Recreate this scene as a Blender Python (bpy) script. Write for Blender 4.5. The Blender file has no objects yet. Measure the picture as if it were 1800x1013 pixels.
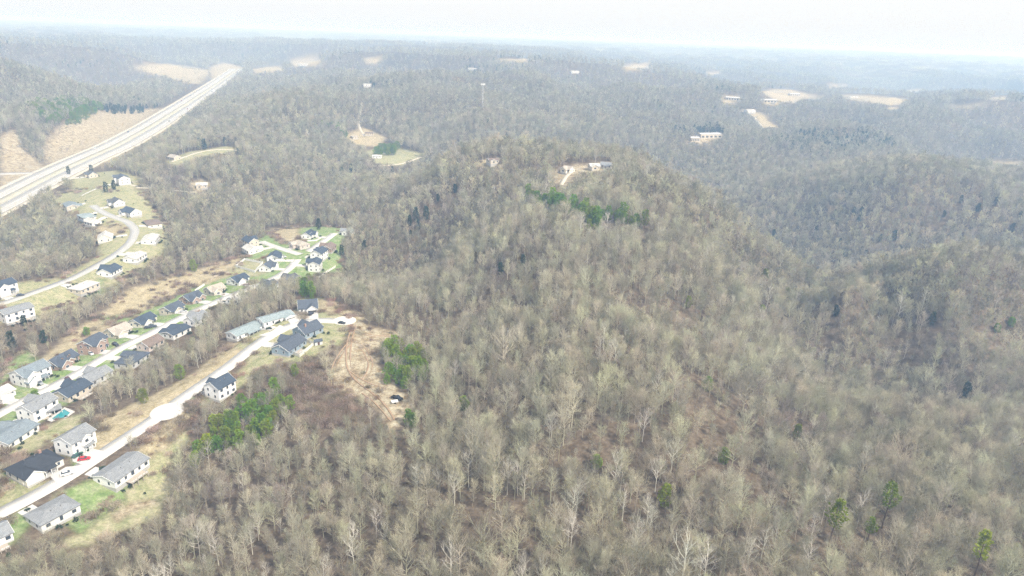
import bpy, math, random
import numpy as np
from mathutils import Matrix, Vector
random.seed(7); rng = np.random.default_rng(7)
R = math.radians
sc = bpy.context.scene
COL = sc.collection

# ------------------------------------------------------------------ camera
S = 1.3                                   # metres per unit of the first height survey
CAM_H, PITCH, ROLL, FPX = 130.0 * S, R(20.3), R(2.07), 1200.0
cd = bpy.data.cameras.new('camera'); cam = bpy.data.objects.new('camera', cd); COL.objects.link(cam)
cd.sensor_width = 36; cd.lens = 36 * FPX / 1800; cd.clip_start = 1; cd.clip_end = 60000
CM = Matrix.Rotation(R(90) - PITCH, 4, 'X') @ Matrix.Rotation(ROLL, 4, 'Z')
cam.matrix_world = Matrix.Translation((0, 0, CAM_H)) @ CM
sc.camera = cam
RM = np.array(CM.to_3x3())

# ------------------------------------------------------------------ sky, sun, exposure
SUN_EL, SUN_AZ = R(46), R(132)          # azimuth clockwise from +Y (the view direction)
w = bpy.data.worlds.new('World'); sc.world = w; w.use_nodes = True
nt = w.node_tree; bg = nt.nodes['Background']
sky = nt.nodes.new('ShaderNodeTexSky'); sky.sky_type = 'NISHITA'; sky.sun_disc = False
sky.sun_elevation = SUN_EL; sky.sun_rotation = SUN_AZ
sky.air_density = 1.0; sky.dust_density = 4.0; sky.ozone_density = 1.0; sky.altitude = 300
veil = nt.nodes.new('ShaderNodeMix'); veil.data_type = 'RGBA'; veil.inputs[0].default_value = 0.72
veil.inputs[7].default_value = (9.5, 9.55, 9.6, 1)      # thin bright cloud over the whole sky
nt.links.new(sky.outputs[0], veil.inputs[6]); nt.links.new(veil.outputs[2], bg.inputs[0])
bg.inputs[1].default_value = 0.09
sd = bpy.data.lights.new('sun', 'SUN'); sd.energy = 4.2; sd.angle = R(2); sd.color = (1.0, 0.955, 0.88)
sun = bpy.data.objects.new('sun', sd); COL.objects.link(sun)
sv = Vector((math.sin(SUN_AZ) * math.cos(SUN_EL), math.cos(SUN_AZ) * math.cos(SUN_EL), math.sin(SUN_EL)))
sun.rotation_euler = sv.to_track_quat('Z', 'Y').to_euler(); sun.location = (300, -200, 500)
sc.view_settings.view_transform = 'Standard'; sc.view_settings.look = 'None'
sc.view_settings.exposure = 0.54; sc.view_settings.gamma = 1.0; sc.view_settings.use_curve_mapping = False
sc.render.engine = 'CYCLES'
sc.cycles.use_denoising = True; sc.cycles.denoising_prefilter = 'NONE'; sc.cycles.debug_use_spatial_splits = True
sc.cycles.max_bounces = 3; sc.cycles.diffuse_bounces = 1; sc.cycles.glossy_bounces = 1
sc.cycles.volume_bounces = 2; sc.cycles.adaptive_threshold = 0.03; sc.cycles.transparent_max_bounces = 4
HAZE_DENSITY = 0.00036

# ------------------------------------------------------------------ helpers: projection
def rays(px, py):
    px = np.asarray(px, float); py = np.asarray(py, float)
    d = np.stack([(px - 900) / FPX, -(py - 506.5) / FPX, -np.ones_like(px)], -1)
    return d @ RM.T
def project(x, y, z):
    v = np.stack([np.asarray(x, float), np.asarray(y, float), np.asarray(z, float) - CAM_H], -1) @ RM
    dz = np.maximum(-v[..., 2], 1e-3)
    return 900 + FPX * v[..., 0] / dz, 506.5 - FPX * v[..., 1] / dz
def flat(px, py, z):
    d = rays(px, py); t = (z - CAM_H) / d[..., 2]
    return d[..., 0] * t, d[..., 1] * t

# ------------------------------------------------------------------ helpers: noise
_perm = np.random.default_rng(3).permutation(512)
def _h(ix, iy, s):
    return _perm[(_perm[(ix + s * 57) & 511] + iy) & 511] / 511.0
def vnoise(x, y, s=0):
    ix = np.floor(x).astype(int); iy = np.floor(y).astype(int); fx = x - ix; fy = y - iy
    fx = fx * fx * fx * (fx * (fx * 6 - 15) + 10); fy = fy * fy * fy * (fy * (fy * 6 - 15) + 10)
    a = _h(ix, iy, s); b = _h(ix + 1, iy, s); c = _h(ix, iy + 1, s); d = _h(ix + 1, iy + 1, s)
    return (a + (b - a) * fx) * (1 - fy) + (c + (d - c) * fx) * fy
def fbm(x, y, o=4, s=0):
    r = 0; a = .5
    for k in range(o):
        r = r + a * vnoise(x, y, s + k); x = x * 2.03 + 11.3; y = y * 2.03 - 7.1; a *= .5
    return r
def sstep(a, b, x):
    t = np.clip((x - a) / (b - a), 0, 1); return t * t * (3 - 2 * t)

# ------------------------------------------------------------------ terrain heights
# (pixel x, pixel y, height in m above the near street): the lie of the land read off the photograph
CTRL = [(0,1000,-2),(300,1000,0),(600,1000,6),(900,1000,12),(1200,1000,12),(1500,1000,8),(1800,1000,2),
(-150,900,-2),(0,900,0),(120,850,0),(250,900,-5),(450,880,0),(700,880,8),(1000,880,14),(1300,880,10),(1600,880,-2),(1900,880,-8),
(160,810,0),(330,830,-4),(600,780,4),(850,760,10),(1150,760,15),(1400,760,0),(1550,760,-12),(1800,760,-14),
(230,765,1),(300,722,2),(400,645,4),(380,690,2),(460,600,5),(520,568,6),(610,565,7),(560,700,4),(660,650,8),(700,720,8),
(800,650,8),(950,650,17),(1150,650,17),(1300,650,2),(1430,640,-27),(1550,640,-22),(1800,650,-14),
(0,727,-4),(100,670,-4),(200,615,-4),(320,553,-4),(440,505,-4),(530,450,-4),(590,412,-4),(480,432,-4),
(170,700,-4),(300,640,-3),(420,560,-2),(60,600,-8),(180,545,-9),(300,500,-9),(400,450,-8),(350,400,-10),(450,360,-8),
(0,540,0),(130,490,0),(235,420,2),(175,370,4),(215,315,10),(110,450,-8),(50,420,-12),(0,450,-12),
(600,530,4),(680,540,2),(720,480,-16),(640,450,-8),(650,400,-6),(800,560,8),(800,470,8),(900,560,17),(1050,560,23),(1200,560,15),
(1330,560,0),(1430,560,-26),(1550,560,-10),(1650,560,1),(1800,580,-6),
(720,400,6),(850,400,20),(950,470,26),(1000,380,34),(1100,450,30),(1200,450,22),(1300,450,8),
(790,284,33),(840,272,37),(900,268,40),(880,310,36),(1000,272,42),(1000,300,41),(1080,280,41),(1090,310,40),(1140,305,37),(1190,345,32),(1250,375,25),(1320,415,14),(1390,470,-6),
(750,330,18),(650,330,-2),(560,330,-5),(1500,510,7),(1620,486,11),(1780,511,10),
(1400,400,-40),(1600,400,-20),(1800,400,-4),(1400,330,-14),(1600,340,8),(1800,330,8),(1300,260,-18),(1500,250,5),(1750,250,2),
(0,355,-6),(89,308,-2),(148,281,0),(207,255,3),(266,222,6),(326,184,10),(385,145,14),(418,121,16),
(100,230,18),(30,250,14),(200,200,24),(50,180,38),(280,190,12),(330,250,10),(400,262,14),(350,325,4),(480,230,14),(560,200,26),
(450,190,27),(400,220,17),(600,240,0),(690,275,-6),(630,230,2),(750,230,8),(848,205,30),(950,230,4),(1100,230,-6),(1000,160,28),
(850,150,30),(700,150,27),(1150,160,18),(1240,240,-10),(1340,205,-20),(1400,170,-26),(1550,178,-26),(1700,185,-20),(1500,218,26),(1650,215,12),
(300,130,18),(100,120,38),(540,110,34),(0,140,40),(700,105,40),(1000,120,30)]
HID = [(60,690,-42),(0,670,-30),(190,620,-55),(-70,640,-24),(260,540,-58),(240,490,-38),(350,510,-34),(160,455,-40),(0,30,10),(-60,60,2),(80,60,8),
       (-220,900,0),(150,1000,-5),(1500,1500,10),(-1500,900,20),(2500,1500,10),(-2000,1400,25)]
for a in np.linspace(-75, 75, 9):
    for r_ in (5000., 13000.): HID.append((r_ * math.sin(R(a)), r_ * math.cos(R(a)), 30 if r_ < 9000 else 46))
    if abs(a) > 50: HID.append((200 * math.sin(R(a)), 200 * math.cos(R(a)), -4)); HID.append((700 * math.sin(R(a)), 700 * math.cos(R(a)), 5))
_c = np.array(CTRL, float); _c[:, 2] *= S; _x, _y = flat(_c[:, 0], _c[:, 1], _c[:, 2])
_h2 = np.array(HID, float) * S
CX = np.r_[_x, _h2[:, 0]]; CY = np.r_[_y, _h2[:, 1]]; CZ = np.r_[_c[:, 2], _h2[:, 2]]
def uv(x, y): return np.stack([np.arctan2(x, y) * 1.3, np.log(np.hypot(x, y) + 20)], -1)
CU = uv(CX, CY)
def kern(d2): return np.where(d2 > 1e-12, d2 * np.log(d2 + 1e-12), 0)
n = len(CU); A = kern(((CU[:, None] - CU[None]) ** 2).sum(-1)) + np.eye(n) * 0.0006
Pm = np.c_[np.ones(n), CU]; M = np.zeros((n + 3, n + 3)); M[:n, :n] = A; M[:n, n:] = Pm; M[n:, :n] = Pm.T
SOL = np.linalg.solve(M, np.r_[CZ, 0, 0, 0])
HWP = np.array([(-90,398,-9),(-30,370,-7),(0,355,-6),(89,308,-2),(148,281,0),(207,255,3),(266,222,6),(326,184,10),(385,145,14),(418,121,16)], float); HWP[:, 2] *= S
HWX, HWY = flat(HWP[:, 0], HWP[:, 1], HWP[:, 2])            # the highway runs on one even grade
_hs = np.linspace(0, 1, 120); _hi = np.linspace(0, 1, len(HWX)); HWL = np.stack([np.interp(_hs, _hi, HWX), np.interp(_hs, _hi, HWY)], -1)
def hraw(x, y):
    U = uv(x, y); out = np.empty(len(U))
    for i in range(0, len(U), 40000):
        u = U[i:i + 40000]; out[i:i + 40000] = kern(((u[:, None] - CU[None]) ** 2).sum(-1)) @ SOL[:n] + SOL[n] + u @ SOL[n + 1:]
    r = np.hypot(x, y)
    rid = 1 - np.abs(2 * fbm(x / 940, y / 940, 4, 5) - 0.94) * 2.2          # ridges and hollows
    far = sstep(750, 1800, r)
    hd = np.full(len(x), 1e9)
    for hx_, hy_ in HWL: hd = np.minimum(hd, np.hypot(x - hx_, y - hy_))
    far = far * (.12 + .88 * sstep(90, 420, hd))
    near = (sstep(-90, 50, x) * 0.88 + 0.12) * (1 - 0.6 * sstep(650, 1200, r))
    z = out + far * (rid * 145 - 85) + near * (fbm(x / 95, y / 95, 3, 9) - .45) * 19
    return np.clip(z, -80, 140)

# polar sheet, fine near and coarse far
th = np.r_[np.linspace(-76, -44, 24, endpoint=False), np.linspace(-44, 44, 490), np.linspace(44, 76, 25)[1:]] * math.pi / 180
LR0, LR1, NR = math.log(30.), math.log(19500.), 900
lr = np.linspace(LR0, LR1, NR)
TH, RR = np.meshgrid(th, np.exp(lr)); GX = RR * np.sin(TH); GY = RR * np.cos(TH)
GZ = hraw(GX.ravel(), GY.ravel()).reshape(GX.shape)
def zat(x, y):
    x = np.asarray(x, float); y = np.asarray(y, float)
    a = np.clip(np.arctan2(x, y), th[0], th[-1] - 1e-6); j = np.clip(np.searchsorted(th, a, 'right') - 1, 0, len(th) - 2)
    fj = (a - th[j]) / (th[j + 1] - th[j]); v = np.clip((np.log(np.hypot(x, y) + 1e-6) - LR0) / (LR1 - LR0) * (NR - 1), 0, NR - 1.001)
    i = v.astype(int); fi = v - i
    return (GZ[i, j] * (1 - fj) + GZ[i, j + 1] * fj) * (1 - fi) + (GZ[i + 1, j] * (1 - fj) + GZ[i + 1, j + 1] * fj) * fi
def cast(px, py, lift=0.0):
    """pixel -> first point on the ground (raised by lift)"""
    d = rays(np.atleast_1d(px), np.atleast_1d(py)); ts = np.exp(np.linspace(math.log(70), math.log(18500), 1400))
    X = d[:, :1] * ts; Y = d[:, 1:2] * ts; Z = CAM_H + d[:, 2:] * ts
    below = Z < zat(X, Y) + lift; k = np.where(below.any(1), below.argmax(1), len(ts) - 1); k = np.maximum(k, 1)
    ii = np.arange(len(k)); lo = ts[k - 1]; hi = ts[k]
    for _ in range(14):
        m = (lo + hi) / 2; b = CAM_H + d[:, 2] * m < zat(d[:, 0] * m, d[:, 1] * m) + lift
        hi = np.where(b, m, hi); lo = np.where(b, lo, m)
    return np.stack([d[:, 0] * hi, d[:, 1] * hi], -1)

# ------------------------------------------------------------------ streets (pixel centre lines -> ground lines)
def resample(p, step):
    p = np.asarray(p, float); s = np.r_[0, np.cumsum(np.hypot(*np.diff(p, axis=0).T))]
    q = np.linspace(0, s[-1], max(3, int(s[-1] / step) + 1))
    # smooth the corners
    x = np.interp(q, s, p[:, 0]); y = np.interp(q, s, p[:, 1])
    k = 5
    for _ in range(3):
        xp = np.pad(x, k // 2, mode='edge'); yp = np.pad(y, k // 2, mode='edge')
        x2 = np.convolve(xp, np.ones(k) / k, 'valid'); y2 = np.convolve(yp, np.ones(k) / k, 'valid')
        x2[0], y2[0], x2[-1], y2[-1] = x[0], y[0], x[-1], y[-1]; x, y = x2, y2
    return np.stack([x, y], -1)
def smooth1(z, k):
    k = min(k, len(z) // 2 * 2 - 1)
    if k < 3: return z
    return np.convolve(np.pad(z, k // 2, mode='edge'), np.ones(k) / k, 'valid')
ROADS = {}
def road_line(name, pix, step, width, zs=15):
    p = np.array(pix, float); g = cast(p[:, 0], p[:, 1]); g = resample(g, step)
    z = smooth1(smooth1(zat(g[:, 0], g[:, 1]), zs), zs)
    ROADS[name] = dict(g=g, z=z, w=width); return ROADS[name]
STREET_A = [(-70,940),(0,902),(60,870),(110,845),(160,812),(215,775),(270,737),(330,695),(400,645),(458,600),(490,582),(515,569),(540,563),(570,561),(606,565)]
STREET_B = [(-70,765),(0,727),(51,700),(90,681),(139,655),(180,630),(221,606),(257,591),(282,578),(313,560),(360,540),(400,522),(440,507),(490,486),(513,470),(524,453),(545,440),(572,422),(588,411)]
STREET_B2 = [(528,448),(505,440),(480,432),(460,427)]
STREET_D = [(-50,548),(0,535),(50,518),(100,500),(130,488),(165,470),(205,448),(230,425),(239,406),(226,390),(195,380),(175,370),(163,361)]
HIGHWAY = [(-90,398),(-30,370),(0,355),(89,308),(148,281),(207,255),(266,222),(326,184),(385,145),(418,121)]
RAMP = [(-30,302),(0,301),(30,301),(62,304)]
road_line('a', STREET_A, 3, 7.2); road_line('b', STREET_B, 3, 6.6); road_line('b2', STREET_B2, 3, 6.4); road_line('d', STREET_D, 3.5, 7)
road_line('ramp', RAMP, 5, 8); _g = resample(np.stack([HWX, HWY], -1), 10); _t = np.interp(np.linspace(0, 1, len(_g)), np.r_[0, np.cumsum(np.hypot(np.diff(HWX), np.diff(HWY)))] / np.hypot(np.diff(HWX), np.diff(HWY)).sum(), HWP[:, 2])
ROADS['highway'] = dict(g=_g, z=smooth1(_t, 15), w=66)
def dist_line(x, y, rd):
    """distance to a road line and the road height there"""
    g, z = rd['g'], rd['z']; best = np.full(len(x), 1e9); bz = np.zeros(len(x))
    for a, b, za, zb in zip(g[:-1], g[1:], z[:-1], z[1:]):
        e = b - a; t = np.clip(((x - a[0]) * e[0] + (y - a[1]) * e[1]) / (e @ e + 1e-9), 0, 1)
        d = np.hypot(x - a[0] - t * e[0], y - a[1] - t * e[1]); m = d < best
        best[m] = d[m]; bz[m] = (za + (zb - za) * t)[m]
    return best, bz
fx, fy, fz = GX.ravel(), GY.ravel(), GZ.ravel().copy()
ROADD = {}
for nm, rd in ROADS.items():
    bl = 70 if nm == 'highway' else 9
    g = rd['g']; pad = rd['w'] + bl
    s = np.where((fx > g[:, 0].min() - pad) & (fx < g[:, 0].max() + pad) & (fy > g[:, 1].min() - pad) & (fy < g[:, 1].max() + pad))[0]
    d, bz = dist_line(fx[s], fy[s], rd)
    k = 1 - sstep(rd['w'] / 2 + 2.5, rd['w'] / 2 + 2.5 + bl, d)
    fz[s] = fz[s] * (1 - k) + (bz - (0.14 if nm != 'highway' else 0.5)) * k
GZ[:] = fz.reshape(GZ.shape)

# ------------------------------------------------------------------ materials
MATS = {}
def mat(name, col, rough=0.9, var=0.12, scale=2.0, bump=0.0, metal=0.0, rand=0.0, col2=None, emit=None, tr=0.0):
    if name in MATS: return MATS[name]
    m = bpy.data.materials.new(name); m.use_nodes = True; t = m.node_tree; b = t.nodes['Principled BSDF']
    b.inputs['Roughness'].default_value = rough; b.inputs['Metallic'].default_value = metal
    if 'Specular IOR Level' in b.inputs: b.inputs['Specular IOR Level'].default_value = 0.25 if rough > .5 else .5
    tc = t.nodes.new('ShaderNodeTexCoord'); nz = t.nodes.new('ShaderNodeTexNoise'); nz.inputs['Scale'].default_value = scale; nz.inputs['Detail'].default_value = 5
    t.links.new(tc.outputs['Object'], nz.inputs['Vector'])
    mx = t.nodes.new('ShaderNodeMix'); mx.data_type = 'RGBA'
    c2 = col2 or tuple(min(1, c * (1 + var)) for c in col); c1 = col if col2 else tuple(c * (1 - var) for c in col)
    mx.inputs[6].default_value = (*c1, 1); mx.inputs[7].default_value = (*c2, 1); t.links.new(nz.outputs[0], mx.inputs[0])
    out = mx.outputs[2]
    if rand:
        oi = t.nodes.new('ShaderNodeObjectInfo'); mr = t.nodes.new('ShaderNodeMapRange'); mr.inputs[3].default_value = 1 - rand; mr.inputs[4].default_value = 1 + rand
        t.links.new(oi.outputs['Random'], mr.inputs[0]); hv = t.nodes.new('ShaderNodeHueSaturation')
        t.links.new(mr.outputs[0], hv.inputs['Value']); t.links.new(out, hv.inputs['Color']); out = hv.outputs[0]
    t.links.new(out, b.inputs['Base Color'])
    if bump:
        bp = t.nodes.new('ShaderNodeBump'); bp.inputs['Strength'].default_value = bump; bp.inputs['Distance'].default_value = .05
        t.links.new(nz.outputs[0], bp.inputs['Height']); t.links.new(bp.outputs[0], b.inputs['Normal'])
    MATS[name] = m; return m

def tree_mat(name, stops, vlo, vhi, scale=0.012, trans=0.0):
    """bark or foliage: one tone per tree, drifting over the hillside"""
    m = bpy.data.materials.new(name); m.use_nodes = True; t = m.node_tree; b = t.nodes['Principled BSDF']; L = t.links.new
    b.inputs['Roughness'].default_value = 0.95; b.inputs['Specular IOR Level'].default_value = 0.1
    oi = t.nodes.new('ShaderNodeObjectInfo'); nz = t.nodes.new('ShaderNodeTexNoise'); nz.inputs['Scale'].default_value = scale; nz.inputs['Detail'].default_value = 3
    L(oi.outputs['Location'], nz.inputs['Vector'])
    ad = t.nodes.new('ShaderNodeMath'); ad.operation = 'MULTIPLY_ADD'; L(oi.outputs['Random'], ad.inputs[0]); ad.inputs[1].default_value = 0.5
    sb = t.nodes.new('ShaderNodeMath'); sb.operation = 'MULTIPLY_ADD'; L(nz.outputs[0], sb.inputs[0]); sb.inputs[1].default_value = 1.3; sb.inputs[2].default_value = -0.4
    L(sb.outputs[0], ad.inputs[2])
    cr = t.nodes.new('ShaderNodeValToRGB'); e = cr.color_ramp.elements
    e[0].position = 0; e[0].color = (*stops[0], 1); e[1].position = 1; e[1].color = (*stops[-1], 1)
    for i, s in enumerate(stops[1:-1]): q = e.new((i + 1) / (len(stops) - 1)); q.color = (*s, 1)
    L(ad.outputs[0], cr.inputs[0])
    wn = t.nodes.new('ShaderNodeMath'); wn.operation = 'FRACT'; mu = t.nodes.new('ShaderNodeMath'); mu.operation = 'MULTIPLY'; mu.inputs[1].default_value = 37.7
    L(oi.outputs['Random'], mu.inputs[0]); L(mu.outputs[0], wn.inputs[0])
    mr = t.nodes.new('ShaderNodeMapRange'); mr.inputs[3].default_value = vlo; mr.inputs[4].default_value = vhi; L(wn.outputs[0], mr.inputs[0])
    hv = t.nodes.new('ShaderNodeHueSaturation'); L(mr.outputs[0], hv.inputs['Value']); L(cr.outputs[0], hv.inputs['Color'])
    mu2 = t.nodes.new('ShaderNodeMath'); mu2.operation = 'MULTIPLY'; mu2.inputs[1].default_value = 91.3; fr2 = t.nodes.new('ShaderNodeMath'); fr2.operation = 'FRACT'
    L(oi.outputs['Random'], mu2.inputs[0]); L(mu2.outputs[0], fr2.inputs[0]); mr2 = t.nodes.new('ShaderNodeMapRange'); mr2.inputs[3].default_value = .465; mr2.inputs[4].default_value = .535
    L(fr2.outputs[0], mr2.inputs[0]); L(mr2.outputs[0], hv.inputs['Hue'])
    L(hv.outputs[0], b.inputs['Base Color'])
    if trans:
        tl = t.nodes.new('ShaderNodeBsdfTranslucent'); L(hv.outputs[0], tl.inputs[0]); ms = t.nodes.new('ShaderNodeMixShader'); ms.inputs[0].default_value = trans
        L(b.outputs[0], ms.inputs[1]); L(tl.outputs[0], ms.inputs[2]); L(ms.outputs[0], t.nodes['Material Output'].inputs[0])
    MATS[name] = m; return m
TWIG = tree_mat('winter_twigs', [(.28,.232,.185),(.395,.352,.258),(.475,.44,.302),(.41,.40,.292),(.395,.355,.29),(.29,.235,.215)], .48, 1.35, trans=.25)
BARK = tree_mat('winter_bark', [(.16,.135,.10),(.32,.29,.215),(.46,.43,.32),(.40,.375,.28),(.15,.125,.10)], .7, 1.3)
PALE = tree_mat('pale_bark', [(.58,.55,.47),(.66,.63,.55)], .85, 1.1)
PALETWIG = tree_mat('pale_twigs', [(.46,.43,.36),(.50,.47,.40)], .85, 1.1, trans=.2)
NEEDLE = tree_mat('needles', [(.10,.165,.024),(.16,.25,.03),(.20,.285,.038),(.095,.155,.028)], .8, 1.25, trans=.25)
CEDAR = tree_mat('dark_needles', [(.030,.055,.028),(.045,.07,.030),(.038,.06,.035)], .75, 1.25, trans=.15)
PBARK = mat('pine_bark', (.12,.085,.06), .95)
BRUSH = tree_mat('bramble_stems', [(.17,.11,.075),(.28,.20,.14),(.38,.32,.25),(.23,.16,.11)], .5, 1.5, scale=.12, trans=.2)

# ------------------------------------------------------------------ ground zones (pixel outlines of what is not woodland)
# kind: g lawn, p pale grass, d dry grass, e bare earth, b bramble
Z = [
('d',[(165,742),(215,720),(330,662),(400,608),(425,600),(475,588),(385,655),(300,718),(230,768),(180,800),(150,795)]),
('p',[(235,800),(300,745),(335,725),(345,735),(330,765),(305,800),(296,840),(285,905),(240,925),(165,955),(120,965),(110,950),(180,905),(235,855),(250,825)]),
('d',[(238,798),(320,722),(345,712),(352,722),(325,757),(262,802)]),
('g',[(325,712),(350,690),(375,690),(372,705),(345,715)]),
('g',[(100,868),(185,834),(235,850),(222,880),(160,922),(132,935)]),
('g',[(0,925),(45,890),(60,915),(30,950),(0,965)]),
('e',[(205,905),(240,888),(272,882),(275,890),(240,902),(212,920)]),
('p',[(0,840),(25,800),(60,850),(100,848),(60,868),(0,900)]),
('g',[(5,830),(28,815),(40,855),(20,858)]),
('g',[(110,795),(130,808),(128,822),(150,825),(150,812)]),
('p',[(0,795),(60,760),(105,738),(150,728),(160,745),(110,768),(40,800),(0,830)]),
('g',[(0,695),(40,668),(62,640),(150,585),(270,535),(380,488),(430,455),(470,405),(560,398),(605,402),(600,478),(545,486),(440,498),(372,538),(300,588),(230,632),(170,672),(130,702),(60,745),(0,775)]),
('d',[(55,650),(120,588),(190,543),(230,508),(330,478),(425,450),(405,485),(330,510),(232,555),(150,605),(80,645)]),
('p',[(395,480),(425,460),(470,455),(470,480),(420,492)]),
('d',[(478,402),(525,400),(530,425),(500,430),(480,415)]),
('g',[(178,558),(230,550),(225,565),(205,575),(180,572)]),
('g',[(0,650),(45,615),(65,630),(30,675),(0,690)]),
('p',[(90,345),(130,335),(250,335),(292,395),(290,440),(215,495),(150,525),(60,560),(0,572),(0,500),(110,488),(172,450),(165,400),(105,365)]),
('d',[(170,398),(215,395),(215,412),(175,420)]),
('g',[(120,500),(185,490),(180,515),(135,522)]),
('p',[(125,316),(165,304),(205,300),(245,312),(240,336),(130,340)]),('p',[(285,286),(330,268),(400,257),(425,265),(350,276),(310,292)]),
('d',[(335,322),(358,316),(372,328),(350,336),(336,332)]),
('p',[(405,615),(450,580),(505,560),(520,540),(518,520),(562,523),(605,548),(620,575),(595,605),(560,622),(545,630),(480,640),(440,662),(415,690),(402,700),(405,660),(450,622)]),
('g',[(518,530),(530,528),(532,560),(518,556)]),
('g',[(430,612),(462,593),(470,600),(440,620)]),
('e',[(592,545),(645,573),(712,588),(672,603),(662,640),(692,668),(722,718),(712,752),(692,756),(668,722),(640,698),(596,694),(580,662),(600,622),(620,590)]),
('d',[(560,525),(605,535),(640,560),(620,570),(590,552),(562,548)]),
('b',[(508,662),(566,640),(578,686),(628,704),(640,735),(560,752),(505,722)]),
('d',[(0,384),(0,330),(80,296),(140,268),(200,243),(262,208),(322,174),(380,138),(412,116),(425,118),(400,145),(340,190),(285,236),(215,274),(150,300),(90,326)]),
('e',[(75,272),(82,248),(100,226),(150,196),(285,190),(262,205),(200,243),(140,268),(85,290)]),
('e',[(0,345),(0,238),(28,228),(40,262),(70,285),(80,298)]),
('d',[(232,118),(262,113),(300,112),(372,124),(352,148),(325,146),(290,138)]),
('d',[(368,118),(395,110),(424,118),(410,126),(372,140)]),
('p',[(640,266),(690,256),(748,272),(705,292),(660,288)]),
('d',[(605,238),(640,224),(684,244),(660,258),(625,256)]),
('d',[(508,106),(558,101),(566,114),(516,119)]),
('e',[(974,302),(1012,290),(1082,285),(1066,300),(1012,306),(996,328),(978,326)]),
('d',[(835,285),(880,276),(886,292),(845,294)]),
('d',[(1335,162),(1360,157),(1395,158),(1420,166),(1450,168),(1445,174),(1410,174),(1396,182),(1375,180),(1352,170)]),
('d',[(1470,166),(1530,168),(1575,172),(1602,178),(1580,184),(1556,186),(1530,180),(1500,178)]),('d',[(1340,178),(1372,180),(1368,186),(1346,184)]),
('d',[(1655,183),(1690,186),(1722,181),(1735,184),(1712,190),(1672,190)]),
('d',[(1306,194),(1342,200),(1356,216),(1376,226),(1342,226),(1330,208)]),
('e',[(1208,248),(1258,232),(1276,238),(1234,254)]),
('d',[(1268,172),(1300,168),(1302,180),(1272,182)]),
('d',[(440,122),(490,116),(500,124),(450,130)]),('d',[(640,104),(672,100),(668,112),(645,112)]),
('d',[(870,104),(930,104),(925,110),(880,110)]),('d',[(1095,116),(1140,110),(1142,122),(1100,124)]),
('d',[(1590,158),(1625,156),(1618,162),(1596,163)]),('d',[(1452,150),(1490,149),(1484,154),(1458,155)]),('d',[(1736,172),(1768,170),(1775,176),(1745,177)]),('d',[(1240,128),(1268,126),(1262,131),(1246,132)]),('d',[(1556,188),(1584,190),(1576,194),(1560,193)]),('d',[(1740,282),(1800,284),(1800,292),(1745,290)]),
]
def densify(p, k=4):
    out = []
    for a, b in zip(p, p[1:] + p[:1]):
        for i in range(k): out.append((a[0] + (b[0] - a[0]) * i / k, a[1] + (b[1] - a[1]) * i / k))
    return np.array(out)
def inpoly(x, y, p):
    r = np.zeros(len(x), bool); q = np.asarray(p, float)
    s = np.where((x >= q[:, 0].min()) & (x <= q[:, 0].max()) & (y >= q[:, 1].min()) & (y <= q[:, 1].max()))[0]
    if not len(s): return r
    xs, ys = x[s], y[s]; c = np.zeros(len(s), bool); j = len(q) - 1
    for i in range(len(q)):
        xi, yi, xj, yj = q[i, 0], q[i, 1], q[j, 0], q[j, 1]
        if yi != yj: c ^= ((yi > ys) != (yj > ys)) & (xs < (xj - xi) * (ys - yi) / (yj - yi) + xi)
        j = i
    r[s] = c; return r
def edge_dist(x, y, q):
    best = np.full(len(x), 1e9)
    for a, b in zip(q, np.roll(q, -1, 0)):
        e = b - a; t = np.clip(((x - a[0]) * e[0] + (y - a[1]) * e[1]) / (e @ e + 1e-9), 0, 1)
        best = np.minimum(best, np.hypot(x - a[0] - t * e[0], y - a[1] - t * e[1]))
    return best
ZW = {k: np.zeros(len(fx)) for k in 'gpdeb'}
GRND = []
rr_ = np.hypot(fx, fy)
jx = (fbm(fx / 9, fy / 9, 3, 21) - .45) * 7; jy = (fbm(fx / 9, fy / 9, 3, 27) - .45) * 7
for k, p in Z:
    pd = densify(p); g = cast(pd[:, 0], pd[:, 1]); GRND.append((k, g))
    m = np.hypot(*g.mean(0)); soft = max(2.0, m * .006)
    s = np.where((fx > g[:, 0].min() - soft * 3) & (fx < g[:, 0].max() + soft * 3) & (fy > g[:, 1].min() - soft * 3) & (fy < g[:, 1].max() + soft * 3))[0]
    if not len(s): continue
    X = fx[s] + jx[s]; Y = fy[s] + jy[s]
    ins = inpoly(X, Y, g); d = edge_dist(X, Y, g); wgt = sstep(-soft, soft, np.where(ins, d, -d))
    for q in ZW: ZW[q][s] *= (1 - wgt)
    ZW[k][s] += wgt

# ------------------------------------------------------------------ ground sheet
def mesh_np(name, V, F, smooth=False):
    me = bpy.data.meshes.new(name); V = np.asarray(V, np.float32); F = np.asarray(F, np.int32)
    me.vertices.add(len(V)); me.vertices.foreach_set('co', V.ravel())
    k = F.shape[1]; me.loops.add(F.size); me.loops.foreach_set('vertex_index', F.ravel())
    me.polygons.add(len(F)); me.polygons.foreach_set('loop_start', np.arange(0, F.size, k, dtype=np.int32))
    me.polygons.foreach_set('loop_total', np.full(len(F), k, np.int32))
    if smooth: me.polygons.foreach_set('use_smooth', np.ones(len(F), bool))
    me.update(); me.validate(); return me
NT = len(th)
ii, jj = np.meshgrid(np.arange(NR - 1), np.arange(NT - 1), indexing='ij')
q0 = (ii * NT + jj).ravel(); F = np.stack([q0, q0 + 1, q0 + NT + 1, q0 + NT], -1)[:, ::-1]
gm = mesh_np('ground', np.stack([fx, fy, fz], -1), F, True)
ca = gm.color_attributes.new('zone', 'FLOAT_COLOR', 'POINT')
ca.data.foreach_set('color', np.stack([ZW['g'], ZW['p'], ZW['d'], ZW['e']], -1).astype(np.float32).ravel())
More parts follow.
